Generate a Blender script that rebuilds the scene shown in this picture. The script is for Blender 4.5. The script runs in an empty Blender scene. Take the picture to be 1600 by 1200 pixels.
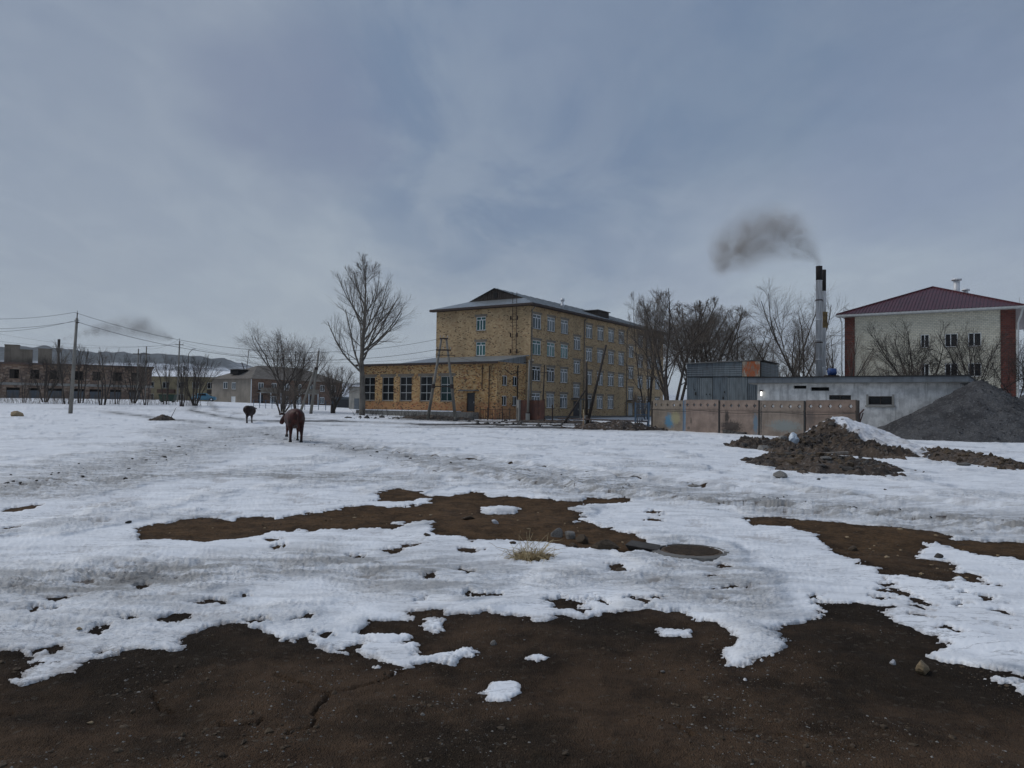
import bpy, bmesh, math, random
import numpy as np
from mathutils import Vector, Matrix, Euler
C = bpy.context.scene.collection
S = bpy.context.scene
PI = math.pi
rnd = random.Random(7)
# ------------------------------------------------------------------ camera
F = 1200.0; CX, CY = 800.0, 600.0; EYE = 1.6
PITCH = math.radians(1.72); ROLL = math.radians(0.8)
cam_d = bpy.data.cameras.new('camera'); cam = bpy.data.objects.new('camera', cam_d); C.objects.link(cam)
cam_d.sensor_width = 36; cam_d.lens = 27.0; cam_d.clip_start = .05; cam_d.clip_end = 12000
RM = Matrix.Rotation(PI/2 + PITCH, 3, 'X') @ Matrix.Rotation(ROLL, 3, 'Z')
cam.matrix_world = Matrix.Translation((0, 0, EYE)) @ RM.to_4x4()
S.camera = cam
# ------------------------------------------------------------------ light
SUN_EL, SUN_AZ = math.radians(46), math.radians(-75)     # azimuth from +Y towards +X
W = bpy.data.worlds.new('World'); S.world = W; W.use_nodes = True
nt = W.node_tree; nt.nodes.clear()
def wn(t, **k):
    n = nt.nodes.new(t)
    for a, b in k.items(): setattr(n, a, b)
    return n
def wmath(op, a, b=None, c=None, clamp=False):
    n = wn('ShaderNodeMath', operation=op); n.use_clamp = clamp
    for i, v in enumerate((a, b, c)):
        if v is None: continue
        if isinstance(v, (int, float)): n.inputs[i].default_value = v
        else: nt.links.new(v, n.inputs[i])
    return n.outputs[0]
def wmix(f, a, b):
    n = wn('ShaderNodeMix', data_type='RGBA')
    if isinstance(f, (int, float)): n.inputs[0].default_value = f
    else: nt.links.new(f, n.inputs[0])
    for i, v in ((6, a), (7, b)):
        if isinstance(v, tuple): n.inputs[i].default_value = (*v, 1)
        else: nt.links.new(v, n.inputs[i])
    return n.outputs[2]
BG = 0.10
sky = wn('ShaderNodeTexSky', sky_type='NISHITA'); sky.sun_disc = False
sky.sun_elevation = SUN_EL; sky.sun_rotation = SUN_AZ
tc = wn('ShaderNodeTexCoord'); sep = wn('ShaderNodeSeparateXYZ'); nt.links.new(tc.outputs['Generated'], sep.inputs[0])
zc = wmath('MAXIMUM', sep.outputs[2], 0.0)
den = wmath('ADD', zc, 0.16)
comb = wn('ShaderNodeCombineXYZ')
nt.links.new(wmath('DIVIDE', sep.outputs[0], den), comb.inputs[0]); nt.links.new(wmath('DIVIDE', sep.outputs[1], den), comb.inputs[1])
def wnoise(scale, detail, rough, off, dist=0.0, stretch=(1, 1, 1)):
    mp = wn('ShaderNodeMapping'); nt.links.new(comb.outputs[0], mp.inputs[0]); mp.inputs[1].default_value = off
    mp.inputs[3].default_value = stretch
    n = wn('ShaderNodeTexNoise'); n.inputs['Scale'].default_value = scale; n.inputs['Detail'].default_value = detail
    n.inputs['Roughness'].default_value = rough; n.inputs['Distortion'].default_value = dist
    nt.links.new(mp.outputs[0], n.inputs['Vector']); return n.outputs[0]
def wramp(v, lo, hi):
    n = wn('ShaderNodeMapRange', interpolation_type='SMOOTHSTEP'); nt.links.new(v, n.inputs[0])
    n.inputs[1].default_value = lo; n.inputs[2].default_value = hi; return n.outputs[0]
def wblob(u, v, a, b):        # soft weight round a sky direction
    d = RM @ Vector(((u-CX)/F, (CY-v)/F, -1)).normalized()
    n = wn('ShaderNodeVectorMath', operation='DOT_PRODUCT'); nt.links.new(tc.outputs['Generated'], n.inputs[0]); n.inputs[1].default_value = d
    return wramp(n.outputs['Value'], math.cos(math.radians(a)), math.cos(math.radians(b)))
def c3(r, g, b, k=1.0):       # sRGB 0..255 to linear, divided by the background strength
    f = lambda c: ((c/255+.055)/1.055)**2.4 if c > 10 else c/255/12.92
    return (f(r)*k/BG, f(g)*k/BG, f(b)*k/BG)
lowc, highc = c3(172, 184, 196), c3(118, 136, 161)
grad = wramp(zc, 0.08, 0.5)
col = wmix(grad, lowc, highc)
warp = wn('ShaderNodeTexNoise'); warp.inputs['Scale'].default_value = 1.6; warp.inputs['Detail'].default_value = 5; nt.links.new(comb.outputs[0], warp.inputs['Vector'])
wv = wn('ShaderNodeVectorMath', operation='MULTIPLY_ADD'); nt.links.new(warp.outputs['Color'], wv.inputs[0]); wv.inputs[1].default_value = (.22, .22, .22); nt.links.new(tc.outputs['Generated'], wv.inputs[2])
wv2 = wn('ShaderNodeVectorMath', operation='ADD'); nt.links.new(wv.outputs[0], wv2.inputs[0]); wv2.inputs[1].default_value = (-.11, -.11, -.11)
wv3 = wn('ShaderNodeVectorMath', operation='NORMALIZE'); nt.links.new(wv2.outputs[0], wv3.inputs[0])
def wblob(u, v, a, b):        # soft weight round a sky direction, edge torn by the warp
    d = RM @ Vector(((u-CX)/F, (CY-v)/F, -1)).normalized()
    n = wn('ShaderNodeVectorMath', operation='DOT_PRODUCT'); nt.links.new(wv3.outputs[0], n.inputs[0]); n.inputs[1].default_value = d
    return wramp(n.outputs['Value'], math.cos(math.radians(a)), math.cos(math.radians(b)))
n1 = wramp(wnoise(.55, 7, .55, (3.1, 1.7, 0), .3), .38, .62)
n2 = wramp(wnoise(1.2, 8, .58, (7.3, 2.2, 4), .4, (1, .7, 1)), .36, .66)
n3 = wramp(wnoise(2.6, 9, .62, (1.3, 5.2, 8), .5, (1, .55, 1)), .40, .64)
n4 = wramp(wnoise(6.5, 6, .6, (4.3, .2, 3), .8, (1, .5, 1)), .40, .62)
def ww(*a):
    o = a[0]
    for b in a[1:]: o = wmath('MULTIPLY', o, b)
    return o
inv = lambda n: wmath('SUBTRACT', 1.0, n)
col = wmix(ww(n1, .6, wramp(zc, .1, .35)), col, c3(118, 134, 158))
col = wmix(ww(n2, .50), col, c3(149, 160, 180))
col = wmix(ww(wblob(360, 330, 26, 4), wmath('ADD', ww(n2, .5), .5), .75), col, c3(170, 181, 191))
col = wmix(ww(wblob(620, 480, 15, 2), .45), col, c3(168, 178, 188))
col = wmix(ww(wblob(800, 130, 20, 5), wmath('ADD', ww(inv(n3), .45), .55), .85), col, c3(110, 130, 158))
col = wmix(ww(wblob(1180, 190, 9, 2), inv(n2), .6), col, c3(112, 133, 160))
col = wmix(ww(wblob(470, 170, 8, 1), wmath('ADD', ww(n3, .5), .5), .75), col, c3(108, 121, 152))
col = wmix(ww(wblob(1480, 240, 10, 2), wmath('ADD', ww(n3, .5), .5), .5), col, c3(124, 141, 172))
col = wmix(ww(wblob(80, 60, 22, 3), .4), col, c3(128, 138, 158))
col = wmix(ww(n3, .13), col, c3(166, 176, 188)); col = wmix(ww(inv(n4), .10), col, c3(104, 120, 150))
col = wmix(.93, sky.outputs[0], col)
bgn = wn('ShaderNodeBackground'); bgn.inputs[1].default_value = BG; nt.links.new(col, bgn.inputs[0])
wo = wn('ShaderNodeOutputWorld'); nt.links.new(bgn.outputs[0], wo.inputs[0])
sd_ = bpy.data.lights.new('sun', 'SUN'); sd_.energy = 1.5; sd_.angle = math.radians(28); sd_.color = (1, .97, .93)
sun = bpy.data.objects.new('sun', sd_); C.objects.link(sun)
sv = Vector((math.sin(SUN_AZ)*math.cos(SUN_EL), math.cos(SUN_AZ)*math.cos(SUN_EL), math.sin(SUN_EL)))
sun.rotation_euler = sv.to_track_quat('Z', 'Y').to_euler()
S.view_settings.view_transform = 'Standard'; S.view_settings.look = 'None'
S.view_settings.exposure = 0.0; S.view_settings.gamma = 1; S.view_settings.use_curve_mapping = False
S.cycles.volume_step_rate = 2.0; S.cycles.volume_max_steps = 128
# ------------------------------------------------------------------ placing by sight line
def ray(u, v):
    return RM @ Vector(((u-CX)/F, (CY-v)/F, -1))
def at(u, v, Y):               # the point seen at photo pixel (u,v) at distance Y ahead
    d = ray(u, v); k = Y/d.y
    return Vector((d.x*k, Y, EYE + d.z*k))
def gp(u, v):                  # where that sight line meets the level ground
    d = ray(u, v); k = -EYE/d.z
    return (d.x*k, d.y*k)
def sstep(x, a, b):
    t = np.clip((x-a)/(b-a), 0, 1); return t*t*(3-2*t)
def terr(x, y):
    x = np.asarray(x, float); y = np.asarray(y, float)
    s = x/np.maximum(y, 1.0)
    ramp = np.interp(y, [0, 55, 75, 92, 110, 140, 200, 1000, 3500], [0, 0, .35, .6, 1.3, 2.0, 2.2, 5, 20])
    w = np.interp(s, [-.9, -.45, -.2, -.08, 0, 1], [1, 1, .6, .25, .2, .2])
    return np.where(y > 0, ramp*w, 0)
def tz(x, y): return float(terr(x, y))
# ------------------------------------------------------------------ numpy noise
def vnoise(x, y, seed=0):
    xi = np.floor(x).astype(np.int64); yi = np.floor(y).astype(np.int64)
    xf = x-xi; yf = y-yi
    def g(ix, iy):
        h = (ix*374761393 + iy*668265263 + seed*974711) & 0xffffffff
        h = ((h ^ (h >> 13))*1274126177) & 0xffffffff
        a = ((h ^ (h >> 16)) & 0xffff)/65536.0*2*PI
        return np.cos(a), np.sin(a)
    u = xf*xf*xf*(xf*(xf*6-15)+10); v = yf*yf*yf*(yf*(yf*6-15)+10)
    def d(ox, oy):
        gx, gy = g(xi+ox, yi+oy); return gx*(xf-ox)+gy*(yf-oy)
    a = d(0, 0); b = d(1, 0); c = d(0, 1); e = d(1, 1)
    return (a+(b-a)*u + (c+(e-c)*u-(a+(b-a)*u))*v)*1.4
def fbm(x, y, octv=4, seed=0, gain=.5):
    s = 0; a = 1; f = 1
    for i in range(octv):
        s = s + a*vnoise(x*f, y*f, seed+i*17); a *= gain; f *= 2.03
    return s
# ------------------------------------------------------------------ scene helpers
def tag(o, label=None, cat=None, group=None, kind=None):
    if label: o['label'] = label
    if cat: o['category'] = cat
    if group: o['group'] = group
    if kind: o['kind'] = kind
    return o
def thing(name, label, cat, loc=(0, 0, 0), rz=0, group=None):
    o = bpy.data.objects.new(name, None); C.objects.link(o); o.location = loc; o.rotation_euler = (0, 0, rz)
    o.empty_display_size = .3
    return tag(o, label, cat, group)
def link(name, me, parent=None, loc=None, rot=None):
    o = bpy.data.objects.new(name, me); C.objects.link(o)
    if parent: o.parent = parent
    if loc is not None: o.location = loc
    if rot is not None: o.rotation_euler = rot
    return o
def copy_tree(o, parent=None):
    c = o.copy(); C.objects.link(c); c.parent = parent
    for ch in list(o.children): copy_tree(ch, c)
    return c
def pymesh(name, verts, faces, mat=None, uvs=None, smooth=False):
    me = bpy.data.meshes.new(name); me.from_pydata([tuple(v) for v in verts], [], faces); me.validate()
    if uvs is not None and len(me.polygons) == len(faces):
        uv = me.uv_layers.new(name='UVMap'); arr = []
        for f in uvs:
            for p in f: arr += [p[0], p[1]]
        uv.data.foreach_set('uv', arr)
    if mat:
        for m in (mat if isinstance(mat, (list, tuple)) else [mat]): me.materials.append(m)
    if smooth: me.polygons.foreach_set('use_smooth', [True]*len(me.polygons))
    me.update(); return me
def npmesh(name, V, Fq, mat=None, smooth=True, attrs=None):
    """V (n,3) array, Fq (m,k) index array, all faces with k corners"""
    me = bpy.data.meshes.new(name); n = len(V); m, k = Fq.shape
    me.vertices.add(n); me.vertices.foreach_set('co', np.asarray(V, np.float32).ravel())
    me.loops.add(m*k); me.loops.foreach_set('vertex_index', Fq.astype(np.int32).ravel())
    me.polygons.add(m); me.polygons.foreach_set('loop_start', np.arange(0, m*k, k, dtype=np.int32))
    me.polygons.foreach_set('loop_total', np.full(m, k, dtype=np.int32))
    me.polygons.foreach_set('use_smooth', np.full(m, smooth, dtype=bool))
    if attrs:
        for a, vals in attrs.items():
            at_ = me.attributes.new(a, 'FLOAT', 'POINT'); at_.data.foreach_set('value', np.asarray(vals, np.float32))
    if mat: me.materials.append(mat)
    me.update(calc_edges=True); return me
class MB:
    """collects shapes for ONE mesh; box/tube/lathe/quads with metre UVs"""
    def __init__(s): s.v = []; s.f = []; s.uv = []
    def quad(s, a, b, c, d, uv=None):
        n = len(s.v); s.v += [a, b, c, d]; s.f.append((n, n+1, n+2, n+3))
        s.uv.append(uv or [(0, 0), (1, 0), (1, 1), (0, 1)])
    def poly(s, pts, uv=None):
        n = len(s.v); s.v += list(pts); s.f.append(tuple(range(n, n+len(pts)))); s.uv.append(uv or [(0, 0)]*len(pts))
    def box(s, x0, x1, y0, y1, z0, z1, M=None, jit=0):
        p = [Vector((x, y, z)) for z in (z0, z1) for y in (y0, y1) for x in (x0, x1)]
        if jit: p = [q+Vector((rnd.uniform(-jit, jit) for _ in range(3))) for q in p]
        if M is not None: p = [M @ q for q in p]
        lx, ly, lz = abs(x1-x0), abs(y1-y0), abs(z1-z0)
        for (a, b, c, d), (du, dv, ou, ov) in (((0, 1, 5, 4), (lx, lz, x0, z0)), ((3, 2, 6, 7), (lx, lz, x0, z0)), ((2, 0, 4, 6), (ly, lz, y0, z0)),
                                       ((1, 3, 7, 5), (ly, lz, y0, z0)), ((4, 5, 7, 6), (lx, ly, x0, y0)), ((2, 3, 1, 0), (lx, ly, x0, y0))):
            s.quad(p[a], p[b], p[c], p[d], [(ou, ov), (ou+du, ov), (ou+du, ov+dv), (ou, ov+dv)])
        return s
    def bar(s, a, b, w, h=None):      # square bar between two points
        a = Vector(a); b = Vector(b); d = b-a; L = d.length
        q = d.to_track_quat('Z', 'Y').to_matrix().to_4x4(); h = h or w
        return s.box(-w/2, w/2, -h/2, h/2, 0, L, Matrix.Translation(a) @ q)
    def tube(s, pts, r, n=8, cap=True):
        pts = [Vector(p) for p in pts]; rs = r if isinstance(r, (list, tuple)) else [r]*len(pts)
        base = len(s.v); up = None
        for i, p in enumerate(pts):
            t = (pts[min(i+1, len(pts)-1)]-pts[max(i-1, 0)]).normalized()
            if up is None: up = t.orthogonal().normalized()
            up = (up - t*up.dot(t)).normalized(); bi = t.cross(up)
            for k in range(n):
                a = 2*PI*k/n; s.v.append(p+(up*math.cos(a)+bi*math.sin(a))*rs[i])
        for i in range(len(pts)-1):
            for k in range(n):
                k2 = (k+1) % n; s.f.append((base+i*n+k, base+i*n+k2, base+(i+1)*n+k2, base+(i+1)*n+k))
                s.uv.append([(k/n, i), ((k+1)/n, i), ((k+1)/n, i+1), (k/n, i+1)])
        if cap:
            s.f.append(tuple(base+k for k in reversed(range(n)))); s.uv.append([(0, 0)]*n)
            e = base+(len(pts)-1)*n; s.f.append(tuple(e+k for k in range(n))); s.uv.append([(0, 0)]*n)
        return s
    def build(s, name, mat, parent=None, smooth=False, loc=None, rot=None):
        me = pymesh(name, s.v, s.f, mat, s.uv, smooth)
        return link(name, me, parent, loc, rot)
    def mesh(s, name, mat, smooth=False): return pymesh(name, s.v, s.f, mat, s.uv, smooth)
# ------------------------------------------------------------------ materials
class NT:
    def __init__(s, name):
        s.m = bpy.data.materials.new(name); s.m.use_nodes = True; s.t = s.m.node_tree; s.t.nodes.clear()
        s.out = s.n('ShaderNodeOutputMaterial'); s.b = s.n('ShaderNodeBsdfPrincipled'); s.l(s.b.outputs[0], s.out.inputs[0])
        s.tc = s.n('ShaderNodeTexCoord')
    def n(s, t, **k):
        n = s.t.nodes.new(t)
        for a, b in k.items(): setattr(n, a, b)
        return n
    def l(s, a, b): s.t.links.new(a, b)
    def set(s, inp, v):
        if isinstance(v, (int, float)): inp.default_value = v
        elif isinstance(v, tuple): inp.default_value = (*v, 1) if len(v) == 3 and inp.type == 'RGBA' else v
        else: s.l(v, inp)
    def math(s, op, a, b=0.0, clamp=False):
        n = s.n('ShaderNodeMath', operation=op); n.use_clamp = clamp; s.set(n.inputs[0], a); s.set(n.inputs[1], b); return n.outputs[0]
    def mix(s, f, a, b, bt='MIX'):
        n = s.n('ShaderNodeMix', data_type='RGBA', blend_type=bt); s.set(n.inputs[0], f); s.set(n.inputs[6], a); s.set(n.inputs[7], b); return n.outputs[2]
    def ramp(s, v, lo, hi, a=0.0, b=1.0, smooth=True):
        n = s.n('ShaderNodeMapRange'); n.interpolation_type = 'SMOOTHSTEP' if smooth else 'LINEAR'
        s.set(n.inputs[0], v); n.inputs[1].default_value = lo; n.inputs[2].default_value = hi; n.inputs[3].default_value = a; n.inputs[4].default_value = b
        return n.outputs[0]
    def coord(s, which='Object', scale=(1, 1, 1), loc=(0, 0, 0)):
        m = s.n('ShaderNodeMapping'); s.l(s.tc.outputs[which], m.inputs[0]); m.inputs[3].default_value = scale; m.inputs[1].default_value = loc; return m.outputs[0]
    def noise(s, scale, detail=4, rough=.55, vec=None, dist=0):
        n = s.n('ShaderNodeTexNoise'); n.inputs['Scale'].default_value = scale; n.inputs['Detail'].default_value = detail
        n.inputs['Roughness'].default_value = rough; n.inputs['Distortion'].default_value = dist
        s.l(vec if vec is not None else s.tc.outputs['Object'], n.inputs['Vector']); return n.outputs[0]
    def voro(s, scale, vec=None, feature='F1'):
        n = s.n('ShaderNodeTexVoronoi', feature=feature); n.inputs['Scale'].default_value = scale
        s.l(vec if vec is not None else s.tc.outputs['Object'], n.inputs['Vector']); return n
    def white(s, vec):
        n = s.n('ShaderNodeTexWhiteNoise', noise_dimensions='3D'); s.l(vec, n.inputs['Vector']); return n.outputs[0]
    def bump(s, h, strength=.3, dist=.02):
        n = s.n('ShaderNodeBump'); n.inputs['Strength'].default_value = strength; n.inputs['Distance'].default_value = dist
        s.l(h, n.inputs['Height']); s.l(n.outputs[0], s.b.inputs['Normal']); return n
    def attr(s, name):
        n = s.n('ShaderNodeAttribute'); n.attribute_name = name; return n.outputs['Fac']
    def fin(s, col=None, rough=.8, metal=0.0, spec=None):
        if col is not None: s.set(s.b.inputs['Base Color'], col)
        s.set(s.b.inputs['Roughness'], rough); s.set(s.b.inputs['Metallic'], metal)
        if spec is not None: s.set(s.b.inputs['Specular IOR Level'], spec)
        return s.m
def simple(name, a, b=None, scale=3.0, rough=.8, metal=0.0, bump=.2, spec=None, vec=(1, 1, 1)):
    t = NT(name); b = b or tuple(c*.7 for c in a)
    n = t.noise(scale, 6, .62, t.coord('Object', vec)); n2 = t.noise(scale*7, 3, .6)
    t.bump(n2, bump, .02)
    f = t.ramp(t.math('ADD', t.math('MULTIPLY', n, .7), t.math('MULTIPLY', n2, .3)), .38, .64)
    return t.fin(t.mix(f, a, b), rough, metal, spec)
def brick_mat(name, cols, mortar, bw=.25, bh=.12, joint=.012, stain=.3, dark=None, low=None, tint=(1, 1, 1)):
    """bricks laid by cell number so that each has its own tint (too small to tell apart singly)"""
    cols = [(p, tuple(a*b for a, b in zip(c, tint))) for p, c in cols]; mortar = tuple(a*b for a, b in zip(mortar, tint))
    t = NT(name); uv = t.n('ShaderNodeUVMap'); sp = t.n('ShaderNodeSeparateXYZ'); t.l(uv.outputs[0], sp.inputs[0])
    rv = t.math('DIVIDE', sp.outputs[1], bh); row = t.math('FLOOR', rv)
    half = t.math('MULTIPLY', t.math('MODULO', t.math('ABSOLUTE', row), 2.0), .5)
    cu = t.math('ADD', t.math('DIVIDE', sp.outputs[0], bw), half); colm = t.math('FLOOR', cu)
    cb = t.n('ShaderNodeCombineXYZ'); t.l(colm, cb.inputs[0]); t.l(row, cb.inputs[1]); cb.inputs[2].default_value = 3.3
    w = t.white(cb.outputs[0])
    big = t.noise(.35, 4, .6, uv.outputs[0])
    w2 = t.math('ADD', w, t.math('MULTIPLY', t.math('SUBTRACT', big, .5), .15), clamp=True)
    cr = t.n('ShaderNodeValToRGB'); cr.color_ramp.interpolation = 'CONSTANT'
    el = cr.color_ramp.elements
    el[0].position = 0; el[0].color = (*cols[0][1], 1); el[1].position = cols[1][0]; el[1].color = (*cols[1][1], 1)
    for p, c in cols[2:]:
        e = el.new(p); e.color = (*c, 1)
    t.l(w2, cr.inputs[0])
    fu = t.math('FRACT', cu); fv = t.math('FRACT', rv)
    ju = joint/bw; jv = joint/bh
    mu = t.math('MAXIMUM', t.math('LESS_THAN', fu, ju), t.math('LESS_THAN', fv, jv))
    c = t.mix(mu, cr.outputs[0], mortar)
    if low:          # other brickwork in the lowest courses
        lo = t.ramp(t.math('ADD', sp.outputs[1], t.math('MULTIPLY', t.noise(1.1, 3, .6, uv.outputs[0]), 1.4)), low[0]+.5, low[0]+1.1, 1, 0)
        c = t.mix(t.math('MULTIPLY', lo, t.math('MULTIPLY', w, .95)), c, low[1])
    st = t.ramp(t.noise(.5, 6, .65, t.coord('UV', (1, .35, 1))), .42, .75)
    c = t.mix(t.math('MULTIPLY', st, stain), c, tuple(x*.45 for x in mortar))
    bn = t.n('ShaderNodeBump'); bn.inputs['Strength'].default_value = .5; bn.inputs['Distance'].default_value = .015
    t.l(t.math('SUBTRACT', t.math('MULTIPLY', w, .5), mu), bn.inputs['Height']); t.l(bn.outputs[0], t.b.inputs['Normal'])
    return t.fin(c, .9)
M = {}
M['school_brick'] = brick_mat('school_brick', [(0, (.17, .12, .07)), (.07, (.41, .30, .17)), (.28, (.46, .345, .20)), (.55, (.51, .395, .24)), (.8, (.43, .31, .17)), (.93, (.34, .215, .12))],
                              (.33, .26, .16), .24, .13, .012, .5, tint=(1.02, .97, .93))
M['ext_brick'] = brick_mat('ext_brick', [(0, (.10, .065, .035)), (.09, (.37, .22, .09)), (.32, (.45, .30, .14)), (.6, (.50, .37, .20)), (.82, (.40, .22, .085)), (.92, (.25, .115, .06))],
                           (.27, .2, .12), .24, .13, .012, .5, low=(2.0, (.38, .15, .065)), tint=(1.18, 1.13, 1.08))
M['cream_brick'] = brick_mat('cream_brick', [(0, (.48, .45, .35)), (.12, (.55, .52, .41)), (.4, (.60, .57, .455)), (.75, (.56, .53, .42))], (.30, .295, .27), .34, .17, .028, .2)
M['red_brick'] = brick_mat('red_brick', [(0, (.085, .022, .016)), (.3, (.11, .028, .02)), (.7, (.135, .036, .024))], (.10, .07, .06), .40, .20, .03, .2)
M['old_brick'] = brick_mat('old_brick', [(0, (.14, .09, .065)), (.3, (.22, .14, .095)), (.6, (.28, .19, .13)), (.85, (.32, .24, .18))], (.24, .2, .17), .5, .3, .02, .6)
M['wing_brick'] = brick_mat('wing_brick', [(0, (.12, .07, .05)), (.3, (.17, .10, .07)), (.7, (.21, .13, .09))], (.2, .17, .14), .4, .2, .02, .4)
def concrete(name, a, stain=.5, scale=1.0, streak=True, b=None):
    t = NT(name)
    n = t.noise(.9*scale, 8, .65); n2 = t.noise(14*scale, 5, .6)
    sk = t.noise(2.0*scale, 5, .6, t.coord('Object', (1.5, 1.5, .16)))
    c = t.mix(t.ramp(n, .35, .68), a, b or tuple(x*.68 for x in a))
    c = t.mix(t.math('MULTIPLY', t.ramp(sk, .48, .72), stain if streak else 0.0), c, tuple(x*.38 for x in a))
    c = t.mix(t.math('MULTIPLY', t.ramp(n2, .5, .75), .3), c, tuple(x*.55 for x in a))
    t.bump(t.math('ADD', n2, n), .35, .02)
    return t.fin(c, .92)
M['concrete'] = concrete('concrete', (.33, .32, .29))
M['concrete_dark'] = concrete('concrete_dark', (.17, .165, .155))
M['pole_concrete'] = concrete('pole_concrete', (.25, .235, .205), .3, 2)
M['wall_pale'] = concrete('wall_pale', (.72, .72, .70), .85, 1.3, b=(.40, .40, .39))
M['house_render'] = concrete('house_render', (.30, .265, .22), .3, .5)
M['yellow_wall'] = concrete('yellow_wall', (.27, .225, .135), .3, .4)
M['lintel'] = concrete('lintel', (.23, .20, .16), .2, 2)
M['shaft_concrete'] = concrete('shaft_concrete', (.20, .17, .135), .5, .6)
M['slab_blue'] = concrete('slab_blue', (.19, .21, .225), .5, .8)
M['kerb'] = concrete('kerb', (.25, .24, .22), .5)
def metal_sheet(name, a, rust=.3, rustc=(.16, .06, .03), rough=.5, metal=.3, scale=1.0):
    t = NT(name); n = t.noise(1.3*scale, 8, .65); n2 = t.noise(9*scale, 4, .6)
    sk = t.noise(2.5*scale, 5, .6, t.coord('Object', (2, 2, .2)))
    c = t.mix(t.ramp(sk, .4, .68), a, tuple(x*.6 for x in a))
    c = t.mix(t.math('MULTIPLY', t.ramp(t.math('ADD', n, t.math('MULTIPLY', n2, .25)), .62, .82), rust*2.0, clamp=True), c, rustc)
    t.bump(n2, .1, .01); return t.fin(c, rough, metal)
M['roof_metal'] = metal_sheet('roof_metal', (.26, .29, .31), .15, (.15, .12, .1), .42, .45, .5)
M['shed_metal'] = metal_sheet('shed_metal', (.125, .15, .165), .22, (.06, .045, .04), .55, .25)
M['red_roof'] = metal_sheet('red_roof', (.080, .012, .018), .05, (.05, .02, .02), .4, .1, .3)
M['steel'] = metal_sheet('steel', (.74, .76, .78), .10, (.34, .27, .18), .45, .05)
M['soot'] = simple('soot', (.008, .008, .008), (.02, .012, .008), 3, .8)
M['rust'] = metal_sheet('rust', (.075, .03, .022), .5, (.12, .045, .025), .8, .1)
def rustpanel():
    t = NT('rust_panel'); n = t.noise(2.2, 8, .7, t.coord('Object', (1.4, 1.4, .7)))
    s = t.n('ShaderNodeSeparateXYZ'); t.l(t.tc.outputs['Object'], s.inputs[0])
    edge = t.math('ADD', t.math('ABSOLUTE', t.math('MULTIPLY', s.outputs[0], 1.0)), t.math('ABSOLUTE', t.math('MULTIPLY', s.outputs[2], .8)))
    f = t.ramp(t.math('SUBTRACT', t.math('MULTIPLY', n, 2.2), edge), .15, .42)
    c = t.mix(f, (.33, .30, .24), (.33, .075, .015)); st = t.ramp(t.noise(5, 6, .7, t.coord('Object', (3, 3, .5))), .42, .60); c = t.mix(st, c, t.mix(t.noise(3, 3), (.30, .26, .20), (.10, .03, .015)))
    return t.fin(c, .8)
M['rust_panel'] = rustpanel()
M['white_paint'] = simple('white_paint', (.78, .80, .80), (.62, .64, .64), 4, .5, bump=.05)
M['grey_paint'] = simple('grey_paint', (.45, .46, .45), (.34, .35, .34), 4, .6, bump=.05)
M['blue_paint'] = simple('blue_paint', (.06, .12, .20), (.09, .13, .17), 4, .6)
M['iron'] = simple('iron', (.035, .03, .028), (.07, .04, .03), 8, .7, .3)
M['door_dark'] = simple('door_dark', (.022, .024, .028), (.035, .035, .038), 3, .6)
M['door_grey'] = simple('door_grey', (.10, .12, .14), (.07, .085, .10), 2, .6)
M['wood_dark'] = simple('wood_dark', (.03, .023, .018), (.06, .048, .04), 3, .9, vec=(4, 4, .4))
M['wood_grey'] = simple('wood_grey', (.10, .085, .07), (.17, .15, .13), 3, .9, vec=(4, 4, .4))
M['roof_slate'] = simple('roof_slate', (.16, .145, .125), (.10, .088, .075), 1.2, .9)
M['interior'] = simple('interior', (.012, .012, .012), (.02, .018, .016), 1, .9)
M['rubber'] = simple('rubber', (.02, .02, .02), None, 5, .8)
M['wire'] = simple('wire', (.03, .03, .032), None, 5, .6)
def glass(name, c, rough=.08, curtain=None, cf=.5):
    t = NT(name); col = c
    if curtain:
        w = t.noise(5, 3, .6, t.coord('Object', (6, 6, .3)))
        oi = t.n('ShaderNodeObjectInfo')
        f = t.math('MULTIPLY', t.ramp(w, .35, .6), t.ramp(oi.outputs['Random'], .15, .6, .15, cf))
        col = t.mix(f, c, curtain)
    return t.fin(col, rough, 0, .55 if curtain else .28)
M['glass_school'] = glass('glass_school', (.018, .025, .03), .07, (.20, .25, .27), .6)
M['glass_teal'] = glass('glass_teal', (.02, .05, .05), .07, (.10, .25, .24), 1.0)
M['glass_dark'] = glass('glass_dark', (.008, .010, .012), .12)
M['glass_teal_dark'] = glass('glass_teal_dark', (.012, .035, .035), .12)
M['brown_bark'] = simple('brown_bark', (.075, .063, .052), (.035, .028, .024), 4, .95, vec=(1, 1, .3), bump=.6)
M['pale_bark'] = simple('pale_bark', (.17, .155, .13), (.07, .06, .052), 2, .9, vec=(1, 1, .4), bump=.5)
M['twig_grey'] = simple('twig_grey', (.14, .12, .10), (.09, .076, .064), .6, .9, bump=.1)
M['twig_brown'] = simple('twig_brown', (.16, .13, .105), (.105, .085, .068), .6, .9, bump=.1)
M['twig_dark'] = simple('twig_dark', (.045, .035, .03), (.03, .024, .02), .6, .9, bump=.1)
M['whitewash'] = simple('whitewash', (.42, .41, .38), (.2, .19, .17), 3, .95)
M['hide'] = simple('hide', (.060, .011, .007), (.014, .006, .004), 2.5, .6, bump=.3, spec=.35)
M['hide_dark'] = simple('hide_dark', (.022, .008, .006), (.010, .006, .005), 2.5, .65, bump=.3, spec=.3)
M['hoof'] = simple('hoof', (.012, .01, .009), None, 8, .6)
M['horn'] = simple('horn', (.3, .25, .18), None, 8, .6)
M['stone_tan'] = simple('stone_tan', (.36, .27, .16), (.22, .16, .09), 9, .9, bump=.6)
M['stone_grey'] = simple('stone_grey', (.25, .24, .22), (.13, .12, .11), 7, .9, bump=.6)
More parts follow.
